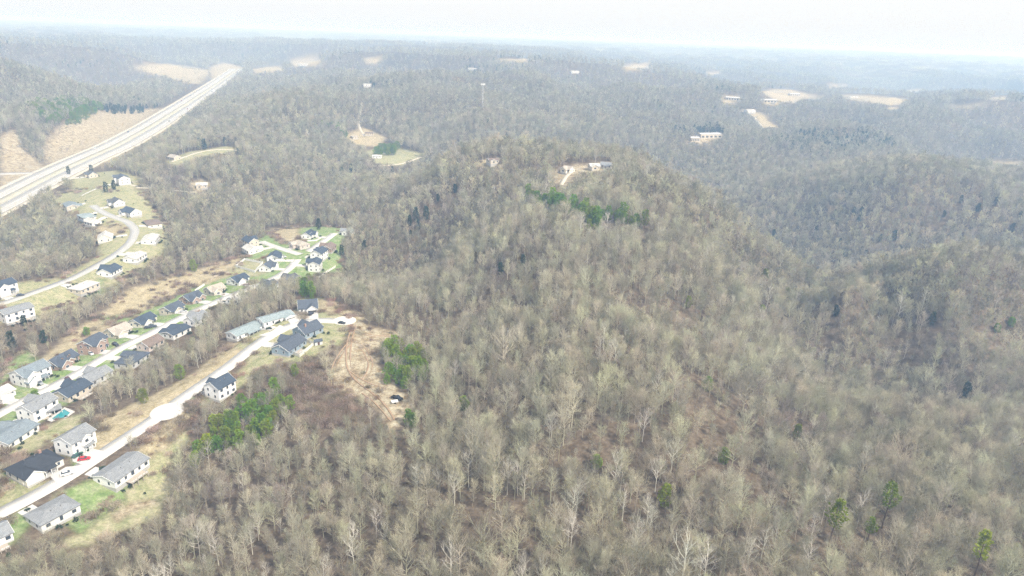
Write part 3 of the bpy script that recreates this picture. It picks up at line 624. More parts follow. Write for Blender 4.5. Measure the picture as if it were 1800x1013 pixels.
# px, py, length, depth, storeys, roof, wall, features, label, (screening trees allowed)
HS = [
(72,820,15.5,11.5,1,'black','cream','WGHPC','wide cream house under a near-black hip roof beside its big concrete driveway'),
(140,774,11.5,9.5,2,'grey','white','mPK','tall white two-storey house with grey roof beside the red car'),
(213,822,17,11,1,'grey','white','FK','white house with brown-grey roof and rear deck, alone on the right of the turnoff'),
(92,896,13.5,10.5,1,'grey','pale','HF','low house with grey hip roof nearest the bottom left corner of the wood'),
(-14,938,9,9,1,'grey','white','K','white house cut off by the left picture edge below the near street end'),
(387,680,11,9.5,2,'navy','white','mS','lone tall white house with navy roof beside the dark green pines'),
(432,578,20,9,1,'teal','white','PF','long white ranch house with pale grey-teal roof, first on its lawn up the street'),
(484,557,19,9,1,'teal','white','wgBF','long white ranch house with light grey roof and open dark garage'),
(541,536,11.5,12,1,'slate','white','wgBS','white house with slate roof and centred garage gable at the street end'),
(541,577,13,11,1,'slate','blue','WGCS','blue-grey house with dark slate roof across from the white garage gable'),
(508,604,16,11,1,'slate','blue','WK','blue-grey house with fenced back yard behind a bare tree'),
(54,655,15,11,2,'bluegrey','white','WPl','big pale house with blue-grey roof, first of the upper row'),
(107,632,15,10,1,'slate','brick','WmDS','brick house with dark roof and twin front gables in the upper row'),
(163,604,13,10,2,'slate','brick','mPW','brick house with white dormer gable and slate roof'),
(207,580,12,10,1,'tan','tan','WSG','tan house with pale tan roof between two slate-roofed houses'),
(250,561,14,10,1,'navy','cream','WPG','cream house with navy roof beside two parked dark cars'),
(302,540,13,10,1,'slate','tan','WPG','tan house with slate roof next to a brick double gable'),
(336,522,13,10,1,'slate','brick','WwS','brick house with steep dark double gables at the row middle'),
(377,507,12,9,1,'tan','tan','WS','small tan house with tan roof just below the curved garden wall'),
(418,489,13,10,1,'navy','white','WPG','white house with navy roof standing apart with a wide lawn'),
(470,467,12,9,1,'slate','white','wgS','white house with steep gable in front of the white fenced yard'),
(482,449,14,9,1,'navy','white','WP','white house with long navy roof just behind the fenced yard house'),
(441,437,14,10,1,'light','white','l','white house with pale grey roof against the wood edge'),
(464,419,13,9,2,'navy','tan','wgS','tan brick house with navy roof at the end of the side street'),
(521,430,13,10,1,'tan','pink','HW','pinkish house with tan hip roof in the middle of the cul-de-sac'),
(542,411,13,9,1,'navy','white','wgDS','white house with navy gables at the far end of the lower street'),
(592,404,11,9,1,'grey','white','W','small grey-roofed house half hidden by bare trees at the wood'),
(572,432,13,10,1,'brown','brick','WP','dark brown-roofed house on the right of the far street'),
(561,446,14,10,2,'navy','white','DP','white house with navy roof and dormers on the right of the far street'),
(554,465,13,9,2,'navy','pale','WP','pale house with navy roof nearest on the right of the far street'),
(508,489,13,9,1,'dark','brown' if False else 'tan','W','dark-roofed tan house screened by trees at the street bend'),
(470,500,13,9,1,'slate','grey','W','slate-roofed grey house half behind the bare tree strip'),
(20,760,16,12,1,'bluegrey','white','WF','large blue-grey roofed house at the left edge below the pool house'),
(66,716,14,10,2,'grey','white','WPK','white house with grey roof beside the swimming pool'),
(127,684,15,10,1,'navy','tan','WKp','tan house with navy roof just above the swimming pool'),
(166,659,14,10,1,'grey','grey','WK','grey house with grey roof pressed against the tree strip'),
(232,629,15,10,1,'slate','grey','WFH','grey-roofed house half covered by bare branches'),
(264,601,12,9,1,'brown','pink','SK','pinkish house with brown roof, the only brown roof in the lower row'),
(310,580,14,9,1,'navy','pale','WwF','pale house with two navy roofs in the lower row'),
(345,558,13,9,1,'grey','white','WS','white house with grey roof at the upper end of the lower row'),
(412,524,8,7,1,'light','white','S','small white gabled house poking out of the tree strip'),
(-2,690,10,9,1,'light','white','l','white house cut off by the left edge above the pool'),
(27,511,14,10,2,'navy','white','WPG','white two-storey house with navy roof high on the left edge'),
(27,548,17,11,2,'grey','white','KF','big white house with grey roof and rear balcony on the left edge'),
(147,502,17,11,1,'light','tan','KH','tan house with pale tan roof alone below the upper street'),
(192,474,15,11,1,'navy','white','WPG','white house with dark blue roof beside the upper street bend'),
(237,450,16,11,1,'light','white','WF','bright white house with pale roof between the upper street and wood'),
(264,418,18,11,1,'light','white','F','long white house with pale grey roof below the brown-roofed one'),
(268,391,19,12,1,'brown','cream','HF','cream house with brown hip roof at the top right of the upper street'),
(185,416,14,11,1,'light','cream','S','cream house with pale roof inside the curve of the upper street'),
(225,373,16,11,1,'navy','white','WSg','white house with navy gable roof above the street curve'),
(206,354,14,10,1,'dark','white','WS','white house with dark gables behind the navy gable house'),
(134,355,18,11,1,'bluegrey','tan','WF','tan house with blue-grey roof at the head of the upper street'),
(152,379,17,11,1,'teal','pale','HF','pale house with grey-teal hip roof left of the upper street head'),
(163,389,12,9,1,'light','white','S','small white house tucked below the grey-teal hip roof'),
(216,315,17,11,2,'slate','white','WK','white house with dark slate roof alone on the hilltop field'),
(162,306,15,10,1,'dark','tan','WS','dark-roofed house among evergreens near the highway'),
]
EXTRA = [   # scattered houses away from the streets: with their own facing (degrees)
(355,325,11,8,1,'light','tan','W','tan house with pale roof in the wood above the lower valley',20),
(306,276,13,9,1,'tan','tan','S','tan house on the grass ridge beside the highway',-30),
(999,297,9,8,1,'tan','cream','WS','pale steep-gabled house beside the hilltop clearing',-40),
(1044,291,9,8,1,'light','tan','W','left pale house of the pair on the hill crest',15),
(1066,289,10,8,1,'grey','tan','P','right pale house of the pair on the hill crest',-15),
(866,282,10,8,1,'brown','tan','FW','brown-roofed house half hidden by crowns on the hill shoulder',25),
(649,234,14,9,1,'brown','tan','F','brown-roofed farmhouse by the winding track',10),
(622,240,10,8,1,'tan','tan','F','small tan shed-roofed building below the winding track',50),
(663,274,13,9,1,'light','white','F','white farmhouse on the small green field',5),
(1318,196,22,14,1,'light','white','F','white building beside the pale valley road',20),
(646,150,16,11,1,'light','white','F','lone white house on the wooded slope left of the mast',10),
(533,115,26,12,1,'light','white','F','white buildings by the tan far field',5),
(1010,126,24,14,1,'light','white','F','far white house on the ridge right of the mast',15),
(830,122,22,12,1,'light','white','F','far white house on the ridge above the mast',-15),
]
CON2 = None
def nearest_street(x, y):
    best = None
    for rd in STREETS:
        d = np.hypot(rd['g'][:, 0] - x, rd['g'][:, 1] - y); i = int(d.argmin())
        if best is None or d[i] < best[0]: best = (d[i], rd, i)
    return best
HOUSES = []
def addhouse(row, rotdeg=None, clear=True):
    px, py, L, D, st, rc, wc, feat, lab = row[:9]
    if rotdeg is None and py < 760 and 'ranch' not in lab: L, D = L * .96, D * .95
    c = cast(px, py, 2.4 + st)[0]; x, y = float(c[0]), float(c[1])
    if rotdeg is None:
        d, rd, i = nearest_street(x, y); g = rd['g']; i = min(max(i, 1), len(g) - 2)
        tg = g[i + 1] - g[i - 1]; tg = tg / np.hypot(*tg); nr = np.array([-tg[1], tg[0]])
        to = g[i] - np.array([x, y]); s = 1 if nr @ to > 0 else -1; f = nr * s          # front faces f ; local -y -> f
        rot = math.atan2(f[0], -f[1]) 
        need = rd['w'] / 2 + D / 2 + 5.0
        perp = abs(to @ nr)
        if perp < need: x -= float(f[0]) * (need - perp); y -= float(f[1]) * (need - perp)
        rot += R((px * 7 % 9) - 4)
        # driveway from the front to the kerb
        off = (-1 if ('W' in feat or 'l' in feat) else 1) * (L / 2 - 3.4)
        ex = np.array([math.cos(rot), math.sin(rot)]); fr = np.array([math.sin(rot), -math.cos(rot)])
        a = np.array([x, y]) + ex * off + fr * (D / 2 + (2.0 if 'W' in feat or 'l' in feat or 'w' in feat else 0))
        dl = max(2.5, max(perp, need) - D / 2 - rd['w'] / 2 - 1.2)
        if dl < 45 and px > -40 and py not in (820, 774, 536):
            hw = 2.6; up = .24
            drape('driveway', None, CONC, up=up, world=[a - ex * hw, a + ex * hw, a + ex * hw + fr * dl, a - ex * hw + fr * dl][::-1], skirt=.7)
    else: rot = R(rotdeg)
    xs = np.array([0, L / 2, -L / 2]); zs = zat(x + xs * math.cos(rot), y + xs * math.sin(rot)); z = float(max(zs.mean(), zs.max() - .6)) + .1
    name = 'house'
    house(name, x, y, z, rot, L, D, st, rc, wc, feat, lab)
    HOUSES.append((x, y, max(L, D) / 2, rot, z))
    cr = []
    for sx in (-1, 1):
        for sy in (-1, 1):
            for h_ in (0, 3 * st + 3): cr.append((x + sx * L / 2 * math.cos(rot) - sy * D / 2 * math.sin(rot), y + sx * L / 2 * math.sin(rot) + sy * D / 2 * math.cos(rot), z + h_))
    u, v = project(*np.array(cr).T); BOXPIX.append((u.min(), u.max(), v.min(), v.max(), math.hypot(x, y))) if clear else None
SCREENED = {(166,659),(232,629),(508,489),(470,500),(592,404),(412,524),(345,558),(264,601),(572,432)}
for row in HS: addhouse(row, None, (row[0], row[1]) not in SCREENED)
for row in EXTRA: addhouse(row, row[9], row[1] < 200 or row[0] < 700)
def warehouse(px, py, L, D, h_, rot, label):
    c = cast(px, py, 3)[0]; x, y = map(float, c); z = float(zat(x, y))
    root = link('commercial_building', None, label=label, cat='building'); root.location = (x, y, z); root.rotation_euler.z = R(rot)
    V, F = gable_prism(-L/2, L/2, -D/2, D/2, -2, h_, 1.6); link('wall', pyd('wall', V, F), wall_mat('tan'), root)
    s = 1.6 / (D / 2); o = .5
    link('roof', joinvf('roof', [slab([(-L/2-o,-D/2-o,h_-o*s+.1),(L/2+o,-D/2-o,h_-o*s+.1),(L/2+o,0,h_+1.7),(-L/2-o,0,h_+1.7)]), slab([(L/2+o,D/2+o,h_-o*s+.1),(-L/2-o,D/2+o,h_-o*s+.1),(-L/2-o,0,h_+1.7),(L/2+o,0,h_+1.7)])]), mat('grey_metal_roof', (.55,.56,.57), .6, .08), root)
    for i in range(5): place('loading_door', unit('loading_door', GDARK), root, (-L/2 + (i + .5) * L / 5, -D/2 - .03, 1.7), (L / 9, .12, 3.2))
    HOUSES.append((x, y, L / 2, 0, z))
warehouse(1246, 238, 44, 18, 6, 18, 'long white metal building in the valley right of the hill')
warehouse(1220, 244, 16, 12, 5, 10, 'short pale building at the left end of the long white one')
for k_, (a, b, l_, lab) in enumerate([(1288,173,30,'leftmost pale building at the edge of the far valley fields'),(1350,177,36,'pale building at the near edge of the far valley fields'),(1396,166,34,'pale building in the middle of the far valley fields'),(1500,172,40,'long pale building in the right part of the valley fields')]): warehouse(a, b, l_, 16, 5, 15 * k_ - 20, lab)

# ------------------------------------------------------------------ pool, fences, mast, cars
POOLW = mat('pool_water', (.03,.25,.27), .05, .1, .5); VINYL = mat('white_vinyl', (.80,.80,.78), .5, .03); WOODF = mat('fence_wood', (.46,.40,.33), .9, .15)
def pool():
    q = cast([91, 103, 124, 113], [737, 742, 727, 722]); c = q.mean(0); q = c + (q - c) * 1.0; z = float(zat(*c)) + .35
    root = link('swimming_pool', None, label='rectangular teal swimming pool behind the white grey-roofed house', cat='pool'); root.location = (*map(float, c), z)
    o = (q - c); big = o * 1.0 + o / np.hypot(*o.T)[:, None] * 1.8
    V = [(*p, 0) for p in big] + [(*p, 0) for p in o] + [(*p, -.6) for p in o] + [(*p, -1.2) for p in big]
    F = [(i, (i + 1) % 4, 4 + (i + 1) % 4, 4 + i) for i in range(4)] + [(4 + i, 4 + (i + 1) % 4, 8 + (i + 1) % 4, 8 + i) for i in range(4)] + [(i, 12 + i, 12 + (i + 1) % 4, (i + 1) % 4) for i in range(4)]
    link('pool_deck', pyd('pool_deck', V, F), CONC, root); link('pool_water', pyd('pool_water', [(*p, -.15) for p in o], [(0, 1, 2, 3)]), POOLW, root)
    ph = cast(95, 722, 1.5)[0]; zz = float(zat(*ph)) + .1
    r2 = link('pool_pavilion', None, label='open grey-roofed pavilion at the near side of the pool', cat='pavilion'); r2.location = (*map(float, ph), zz); r2.rotation_euler.z = R(40)
    link('roof', joinvf('roof', [slab([(-3.2,-2.2,2.6),(3.2,-2.2,2.6),(3.2,2.2,3.3),(-3.2,2.2,3.3)], .2)]), roof_mat('grey'), r2)
    for a in (-2.9, 0, 2.9):
        for b in (-1.9, 1.9): place('post', unit('porch_post', TRIM), r2, (a, b, 1.15), (.2, .2, 3.1))
pool()
def fence(pix, h_, label, m=VINYL, closed=True):
    g = cast(*np.array(pix, float).T); g = np.vstack([g, g[:1]]) if closed else g
    c = g.mean(0); z0 = float(zat(*c)); root = link('fence', None, label=label, cat='fence'); root.location = (*map(float, c), z0)
    for a, b in zip(g[:-1], g[1:]):
        L_ = float(np.hypot(*(b - a))); k = max(1, int(L_ / 2.6)); an = math.atan2(b[1] - a[1], b[0] - a[0])
        for i in range(k):
            p = a + (b - a) * (i + .5) / k; z = float(zat(*p)) - z0; pa = a + (b - a) * i / k
            place('panel', unit('fence_panel', m), root, (float(p[0] - c[0]), float(p[1] - c[1]), z + h_ / 2 + .12), (L_ / k - .16, .06, h_), an)
            place('post', unit('fence_post', m), root, (float(pa[0] - c[0]), float(pa[1] - c[1]), float(zat(*pa)) - z0 + h_ / 2), (.16, .16, h_ + .7), an)
fence([(415,470),(430,458),(462,464),(448,480)], 1.8, 'white vinyl fence around the square yard by the wood edge')
fence([(512,622),(527,629),(552,607),(535,600)], 1.8, 'pale fence around the back yard of the blue-grey house', mat('pale_fence', (.68,.66,.60), .8))
fence([(560,490),(574,480),(590,470)], 1.5, 'short white fence beside the last pale house of the far street', closed=False)
fence([(343,513),(352,507),(360,502)], 1.5, 'short white fence behind the small tan house', closed=False)
fence([(540,385+40),(556,424),(564,420)], 1.2, 'low white fence at the far cul-de-sac', closed=False)
fence([(370,495),(376,488),(392,482),(405,480)], 1.0, 'low brown garden wall curving behind the tan house', WOODF, closed=False)
def shed():
    c = cast(559, 602, 1)[0]; root = link('garden_shed', None, label='small grey garden shed on the lawn behind the blue-grey houses', cat='shed'); root.location = (*map(float, c), float(zat(*c))); root.rotation_euler.z = R(30)
    V, F = gable_prism(-2, 2, -1.5, 1.5, -.5, 2.1, .8); link('wall', pyd('wall', V, F), wall_mat('grey'), root)
    link('roof', joinvf('roof', [slab([(-2.3,-1.8,2.05),(2.3,-1.8,2.05),(2.3,0,3.05),(-2.3,0,3.05)], .12), slab([(2.3,1.8,2.05),(-2.3,1.8,2.05),(-2.3,0,3.05),(2.3,0,3.05)], .12)]), roof_mat('slate'), root)
    place('door', unit('front_door', FDOOR), root, (0, -1.53, 1.0), (1.1, .1, 1.9))
shed()
def mast():
    c = cast(848, 204)[0]; z = float(zat(*c)); k = math.hypot(*c) / FPX; H_ = 44 * k + 14
    root = link('radio_mast', None, label='slender white lattice mast rising over the wooded ridge', cat='mast'); root.location = (*map(float, c), z - 4)
    V, F = [], []
    def bar(p, q, r_):
        p, q = Vector(p), Vector(q); d = (q - p).normalized(); u = d.orthogonal().normalized(); v = d.cross(u); o = len(V)
        for s in (p, q):
            for i in range(3): V.append(tuple(s + (u * math.cos(2.094 * i) + v * math.sin(2.094 * i)) * r_))
        for i in range(3): F.append((o + i, o + (i + 1) % 3, o + 3 + (i + 1) % 3, o + 3 + i))
    P = lambda a, h_: (1.1 * (1 - .35 * h_ / H_) * math.cos(2.094 * a), 1.1 * (1 - .35 * h_ / H_) * math.sin(2.094 * a), h_)
    nseg = 24
    for s in range(nseg):
        for a in range(3):
            bar(P(a, H_ * s / nseg), P(a, H_ * (s + 1) / nseg), .16); bar(P(a, H_ * s / nseg), P(a + 1, H_ * (s + 1) / nseg), .08)
    MW = mat('white_mast_paint', (.82,.82,.80), .5, .03)
    link('lattice', pyd('lattice', V, F), MW, root)
    link('top_platform', boxes('top_platform', [(-3.4,3.4,-3.4,3.4,H_-2.6,H_-2.2)]), MW, root)
    for a in range(9): place('antenna', unit('antenna_panel', MW), root, (3.6 * math.cos(a * .698), 3.6 * math.sin(a * .698), H_ - 1.4), (.5, .5, 3.0), a * .698)
    place('equipment_hut', unit('equipment_hut', wall_mat('white')), root, (4, 2, 4.5), (4, 3, 3))
mast()
TYRE = mat('tyre_rubber', (.02,.02,.02), .9); RIM = mat('wheel_rim', (.5,.5,.5), .35, metal=.8); LAMP = mat('headlight_glass', (.7,.7,.68), .1); TAIL = mat('tail_light', (.35,.02,.02), .3)
def loft(secs):
    V, F = [], []; k = len(secs[0])
    for s in secs: V += s
    for i in range(len(secs) - 1):
        for j in range(k): F.append((i * k + j, i * k + (j + 1) % k, (i + 1) * k + (j + 1) % k, (i + 1) * k + j))
    F.append(tuple(range(k))[::-1]); F.append(tuple((len(secs) - 1) * k + j for j in range(k))); return V, F
def cyl(r_, w_, k=14):
    V = [(r_ * math.cos(6.2832 * i / k), s * w_ / 2, r_ * math.sin(6.2832 * i / k)) for s in (-1, 1) for i in range(k)]
    return V, [(i, (i + 1) % k, k + (i + 1) % k, k + i) for i in range(k)] + [tuple(range(k))[::-1], tuple(range(k, 2 * k))]
CARM = {}
def car(x, y, z, rot, colour, label, kind='car', group=None, name=None):
    root = link(name or ('parked_' + kind), None, label=label, cat=kind, group=group); root.location = (x, y, z); root.rotation_euler.z = rot
    m = mat('paint_' + '_'.join(str(int(c * 100)) for c in colour), colour, .25, .02)
    Lc, W, T = dict(car=(4.6, 1.8, 1.45), suv=(4.8, 1.9, 1.75), truck=(5.6, 2.0, 1.85))[kind]; h = Lc / 2
    def sec(x_, wd, z0, z1): return [(x_, -wd, z0), (x_, wd, z0), (x_, wd, (z0 + z1) / 2), (x_, wd * .9, z1), (x_, -wd * .9, z1), (x_, -wd, (z0 + z1) / 2)]
    if kind not in CARM:
        hd = .62 * T
        body = loft([sec(-h, W*.44, .35, hd*.8), sec(-h*.93, W*.5, .28, hd*.97), sec(-h*.3, W*.5, .26, hd), sec(h*.4, W*.5, .26, hd), sec(h*.85, W*.48, .28, hd*.86), sec(h, W*.42, .36, hd*.68)])
        r0, r1, r2, r3 = (-h*.8, -h*.58, h*.12, h*.45) if kind != 'truck' else (-h*.18, -h*.12, h*.28, h*.48)
        cab = loft([sec(r0, W*.45, hd-.06, hd+.02), sec(r1, W*.41, hd-.06, T-.06), sec(r2, W*.41, hd-.06, T-.05), sec(r3, W*.45, hd-.06, hd+.02)])
        top = loft([sec(r1-.02, W*.385, T-.1, T), sec(r2+.02, W*.385, T-.1, T)])
        CARM[kind] = (body, cab, top, cyl(.34, .22), cyl(.2, .24))
    body, cab, top, ty, ri = CARM[kind]
    b = link('body', pyd('body', *body), m, root); link('window_glass', pyd('window_glass', *cab), GLASS, root); link('roof_panel', pyd('roof_panel', *top), m, root)
    if kind == 'truck': link('load_bed', boxes('load_bed', [(-h*.92,-h*.25,-W*.42,W*.42,.6*T,.63*T)]), TYRE, root)
    for sx in (-.62, .62):
        for sy in (-1, 1):
            wv = link('wheel', pyd('wheel', *ty), TYRE, root); wv.location = (sx * h, sy * (W / 2 - .1), .34); rv = link('rim', pyd('rim', *ri), RIM, wv)
    for sy in (-1, 1):
        place('headlight', unit('headlight', LAMP), root, (h - .05, sy * W * .32, .62), (.12, .34, .14)); place('tail_light', unit('tail_light', TAIL), root, (-h + .02, sy * W * .36, .72), (.1, .24, .18))
    return root
def carpix(px, py, rot, colour, label, kind='car', lift=.1):
    c = cast(px, py, .6)[0]; return car(float(c[0]), float(c[1]), float(zat(*c)) + lift, R(rot), colour, label, kind)
carpix(148,807,20,(.45,.02,.03),'red car on the concrete drive in front of the tall white house',lift=.29)
carpix(136,800,75,(.03,.12,.09),'dark green car parked against the tall white house beside the red car',lift=.26)
carpix(601,568,-12,(.02,.022,.025),'black car on the pale lot at the end of the street',lift=.26)
carpix(547,552,80,(.025,.025,.03),'black car in front of the centred garage gable','suv',.26)
carpix(514,556,30,(.6,.6,.6),'silver car by the open dark garage of the ranch house','suv',.26)
carpix(260,576,25,(.03,.03,.035),'near one of two dark cars on the navy-roofed house drive',lift=.26)
carpix(268,574,25,(.06,.07,.09),'far one of two dark cars on the navy-roofed house drive','suv',.26)
carpix(203,606,-30,(.03,.03,.035),'black car beside the brick house with the white dormer gable','suv',.26)
carpix(70,674,-30,(.30,.32,.33),'grey car in front of the first house of the upper row','suv',.26)
carpix(420,500,20,(.04,.04,.045),'dark car beside the white house standing apart',lift=.26)
carpix(567,482,40,(.05,.05,.055),'dark car by the last pale house of the far street',lift=.26)
carpix(533,432,30,(.03,.03,.035),'black car beside the pinkish hip-roofed house',lift=.26)
carpix(698,700,-25,(.015,.016,.018),'black pickup truck parked on the bare clearing','truck',.15)
carpix(160,622,-40,(.55,.55,.56),'silver car on the drive between the two brick houses','suv',.26)
carpix(322,548,25,(.5,.5,.5),'light grey car beside the steep brick double gables',lift=.26)
carpix(120,668,-35,(.1,.02,.02),'dark red car on the street above the navy-roofed tan house','suv',.26)
carpix(30,742,40,(.6,.6,.58),'white car on the lower left street near the pool house',lift=.26)
carpix(498,452,30,(.55,.56,.58),'silver car by the side street of the far houses','suv',.26)
carpix(118,833,35,(.62,.62,.62),'white car on the wide drive of the cream hip-roofed house','suv',.29)
carpix(36,519,20,(.05,.05,.06),'dark car beside the navy-roofed house at the left edge',lift=.26)
carpix(172,396,20,(.05,.05,.06),'dark car by the cream house inside the street curve',lift=.26)
# trailer and odds and ends by the pickup
def trailer():
    c = cast(694, 707, .4)[0]; root = link('utility_trailer', None, label='small white utility trailer beside the black pickup', cat='trailer'); root.location = (*map(float, c), float(zat(*c)) + .1); root.rotation_euler.z = R(20)
    link('bed', boxes('bed', [(-1.5,1.5,-.9,.9,.5,.6),(-1.5,1.5,-.9,-.84,.6,1.0),(-1.5,1.5,.84,.9,.6,1.0),(-1.5,-1.44,-.84,.84,.6,1.0)]), TRIM, root)
    link('tow_bar', boxes('tow_bar', [(1.5,2.7,-.05,.05,.45,.55)]), RIM, root)
    for s in (-1, 1): wv = link('wheel', pyd('wheel', *cyl(.34, .2)), TYRE, root); wv.location = (0, s * 1.02, .34)
trailer()
# highway traffic
HCOL = [(.7,.7,.7),(.03,.03,.035),(.35,.03,.03),(.1,.13,.2),(.55,.55,.55)]
HLAB = ['silver','black','red','dark blue','light grey']
hl = rh['g']; hz = rh['z']
for k_, (f, side, wh) in enumerate([(.17,-1,'nearest the ramp'),(.30,1,'on the near carriageway'),(.45,-1,'on the middle stretch'),(.55,1,'on the near carriageway of the middle stretch'),(.68,-1,'before the far field'),(.8,1,'on the far stretch'),(.24,-1,'just past the ramp'),(.38,1,'beside the long cut slope'),(.50,-1,'halfway along the cut slope'),(.62,1,'where the cut slope ends')]):
    i = int(f * (len(hl) - 2)); tg = hl[i + 1] - hl[i]; tg = tg / np.hypot(*tg); nr = np.array([tg[1], -tg[0]]); p = hl[i] + nr * side * (15 + 2)
    r_ = car(float(p[0]), float(p[1]), float(hz[i]) + .16, math.atan2(tg[1], tg[0]) + (0 if side > 0 else math.pi), HCOL[k_ % 5], f'{HLAB[k_ % 5]} vehicle driving on the highway {wh}', 'truck' if k_ % 3 == 2 else 'suv', name='highway_vehicle')
#@@TREES
# ------------------------------------------------------------------ trees: shapes
def tube(V, F, pts, rad, k=4):
    o = len(V); pts = [Vector(p) for p in pts]
    for i, p in enumerate(pts):
        d = (pts[min(i + 1, len(pts) - 1)] - pts[max(i - 1, 0)]).normalized(); u = d.orthogonal().normalized(); v = d.cross(u)
        for j in range(k): V.append(tuple(p + (u * math.cos(6.2832 * j / k) + v * math.sin(6.2832 * j / k)) * rad[i]))
    for i in range(len(pts) - 1):
        for j in range(k): F.append((o + i * k + j, o + i * k + (j + 1) % k, o + (i + 1) * k + (j + 1) % k, o + (i + 1) * k + j))
def sliver(V, F, p, d, ln, wd, rnd):
    """one twig: a long thin blade"""
    s = d.cross(Vector((rnd.uniform(-1, 1), rnd.uniform(-1, 1), rnd.uniform(-1, 1)))).normalized() * wd * .5; o = len(V)
    V += [tuple(p - s), tuple(p + s), tuple(p + d * ln)]; F.append((o, o + 1, o + 2))
def bare_tree(seed, H=17., spread=4.2, low=.38, limbs=20, twigs=1500, tw=.045, lod=0):
    rnd = random.Random(seed); TV, TF, CV, CF = [], [], [], []
    lean = Vector((rnd.uniform(-.04, .04), rnd.uniform(-.04, .04), 0)); top = H * .86
    tp = [Vector((lean.x * h_ + rnd.uniform(-.1, .1) * (i > 0), lean.y * h_ + rnd.uniform(-.1, .1) * (i > 0), h_ - .6)) for i, h_ in enumerate(np.linspace(0, top, 7))]
    r0 = (.0115 if lod == 0 else .008) * H + rnd.uniform(-.02, .05); tr = [r0 * (1 - .86 * (i / 6)) for i in range(7)]
    tube(TV, TF, tp, tr, 5 if lod == 0 else 3)
    def at_trunk(h_):
        f = h_ / top * 6; i = min(int(f), 5); return tp[i].lerp(tp[i + 1], f - i)
    ends = []
    ph = rnd.uniform(0, 6.28)
    for l in range(limbs):
        f = low + (.97 - low) * ((l + rnd.random() * .8) / limbs); base = at_trunk(min(f * top, top * .99)); ph += 2.4 + rnd.uniform(-.5, .5)
        prof = math.sin(math.pi * min(1, .22 + .78 * (f - low) / (1 - low))) ** .7          # fullest at mid crown
        ln = spread * (.55 + .65 * prof) * rnd.uniform(.75, 1.2); up = .55 + 1.0 * (f - low) / (1 - low) + rnd.uniform(-.2, .2)
        d = Vector((math.cos(ph), math.sin(ph), up)).normalized(); pts = [base]
        for s in range(3):
            d = (d + Vector((rnd.uniform(-.22, .22), rnd.uniform(-.22, .22), .13))).normalized(); pts.append(pts[-1] + d * ln / 3)
        br = max(.05, r0 * .55 * (1 - .5 * f)); rads = [br, br * .75, br * .5, br * .22]
        tube(TV, TF, pts, rads, 3)
        for s in range(1, 4): ends.append((pts[s], (pts[s] - pts[s - 1]).normalized(), ln, s))
        for b in range(3 if lod == 0 else 1):
            s = rnd.choice((1, 1, 2)); q = pts[s]; d2 = ((pts[s] - pts[s - 1]).normalized() + Vector((rnd.uniform(-.8, .8), rnd.uniform(-.8, .8), rnd.uniform(-.1, .7)))).normalized()
            p2 = [q, q + d2 * ln * .28, q + d2 * ln * .28 + (d2 + Vector((rnd.uniform(-.3, .3), rnd.uniform(-.3, .3), .3))).normalized() * ln * .24]
            tube(TV, TF, p2, [br * .55, br * .4, br * .16], 3); ends += [(p2[1], d2, ln, 2), (p2[2], d2, ln, 3)]
    ends += [(tp[6], Vector((0, 0, 1)), spread, 3)] * 3
    for t in range(twigs):
        p, d, ln, s = rnd.choice(ends); b = p + Vector((rnd.gauss(0, .28), rnd.gauss(0, .28), rnd.gauss(0, .28)))
        dd = (d * .9 + Vector((rnd.gauss(0, .62), rnd.gauss(0, .62), rnd.gauss(.25, .5)))).normalized()
        sliver(CV, CF, b, dd, rnd.uniform(.7, 1.9) * (.6 + .1 * spread), tw * rnd.uniform(.7, 1.4), rnd)
    return (TV, TF), (CV, CF)
def pine(seed, H=13., w=2.6, low=.25, tufts=850, dense=1.0, ragged=.5, size=.55):
    rnd = random.Random(seed); TV, TF, CV, CF = [], [], [], []
    tp = [Vector((rnd.uniform(-.1, .1) * i, rnd.uniform(-.1, .1) * i, h_ - .5)) for i, h_ in enumerate(np.linspace(0, H * .98, 6))]
    tube(TV, TF, tp, [.016 * H * (1 - .9 * i / 5) for i in range(6)], 5)
    lobes = [(rnd.uniform(0, 6.28), rnd.uniform(low, 1), rnd.uniform(.7, 1.25)) for _ in range(16)]
    for t in range(tufts):
        f = low + (1 - low) * rnd.random() ** .8; a = rnd.uniform(0, 6.28)
        g = (f - low) / (1 - low); rad = w * (math.sin(math.pi * min(1, .12 + .80 * g)) ** .8 * .9 + .12) * (1 - .25 * g)
        k = 1
        for la, lf, lw in lobes:
            da = abs((a - la + 3.14159) % 6.28318 - 3.14159)
            if da < .7 and abs(f - lf) < .1: k = max(k, lw + .15) if lw > 1 else min(k, lw - ragged * .3)
        rr = rad * k * rnd.uniform(.25, 1) ** .5; i = min(int(f * 5), 4); c = tp[i].lerp(tp[i + 1], f * 5 - i) + Vector((rr * math.cos(a), rr * math.sin(a), rr * .15 + rnd.uniform(-.3, .3)))
        d = Vector((math.cos(a) + rnd.gauss(0, .5), math.sin(a) + rnd.gauss(0, .5), .35 + rnd.gauss(0, .4))).normalized()
        s = d.cross(Vector((rnd.gauss(0, 1), rnd.gauss(0, 1), rnd.gauss(0, 1)))).normalized(); L_ = size * rnd.uniform(.7, 1.5); o = len(CV)
        CV += [tuple(c - d * L_ * .4), tuple(c + s * L_ * .38), tuple(c + d * L_ * .8), tuple(c - s * L_ * .38)]; CF += [(o, o + 1, o + 2), (o, o + 2, o + 3)]
    for b in range(10):
        f = low * .75 + (1 - low) * b / 11; i = min(int(f * 5), 4); c = tp[i].lerp(tp[i + 1], f * 5 - i); a = b * 2.4
        tube(TV, TF, [c, c + Vector((math.cos(a), math.sin(a), .3)) * w * .7], [.06, .02], 3)
    return (TV, TF), (CV, CF)
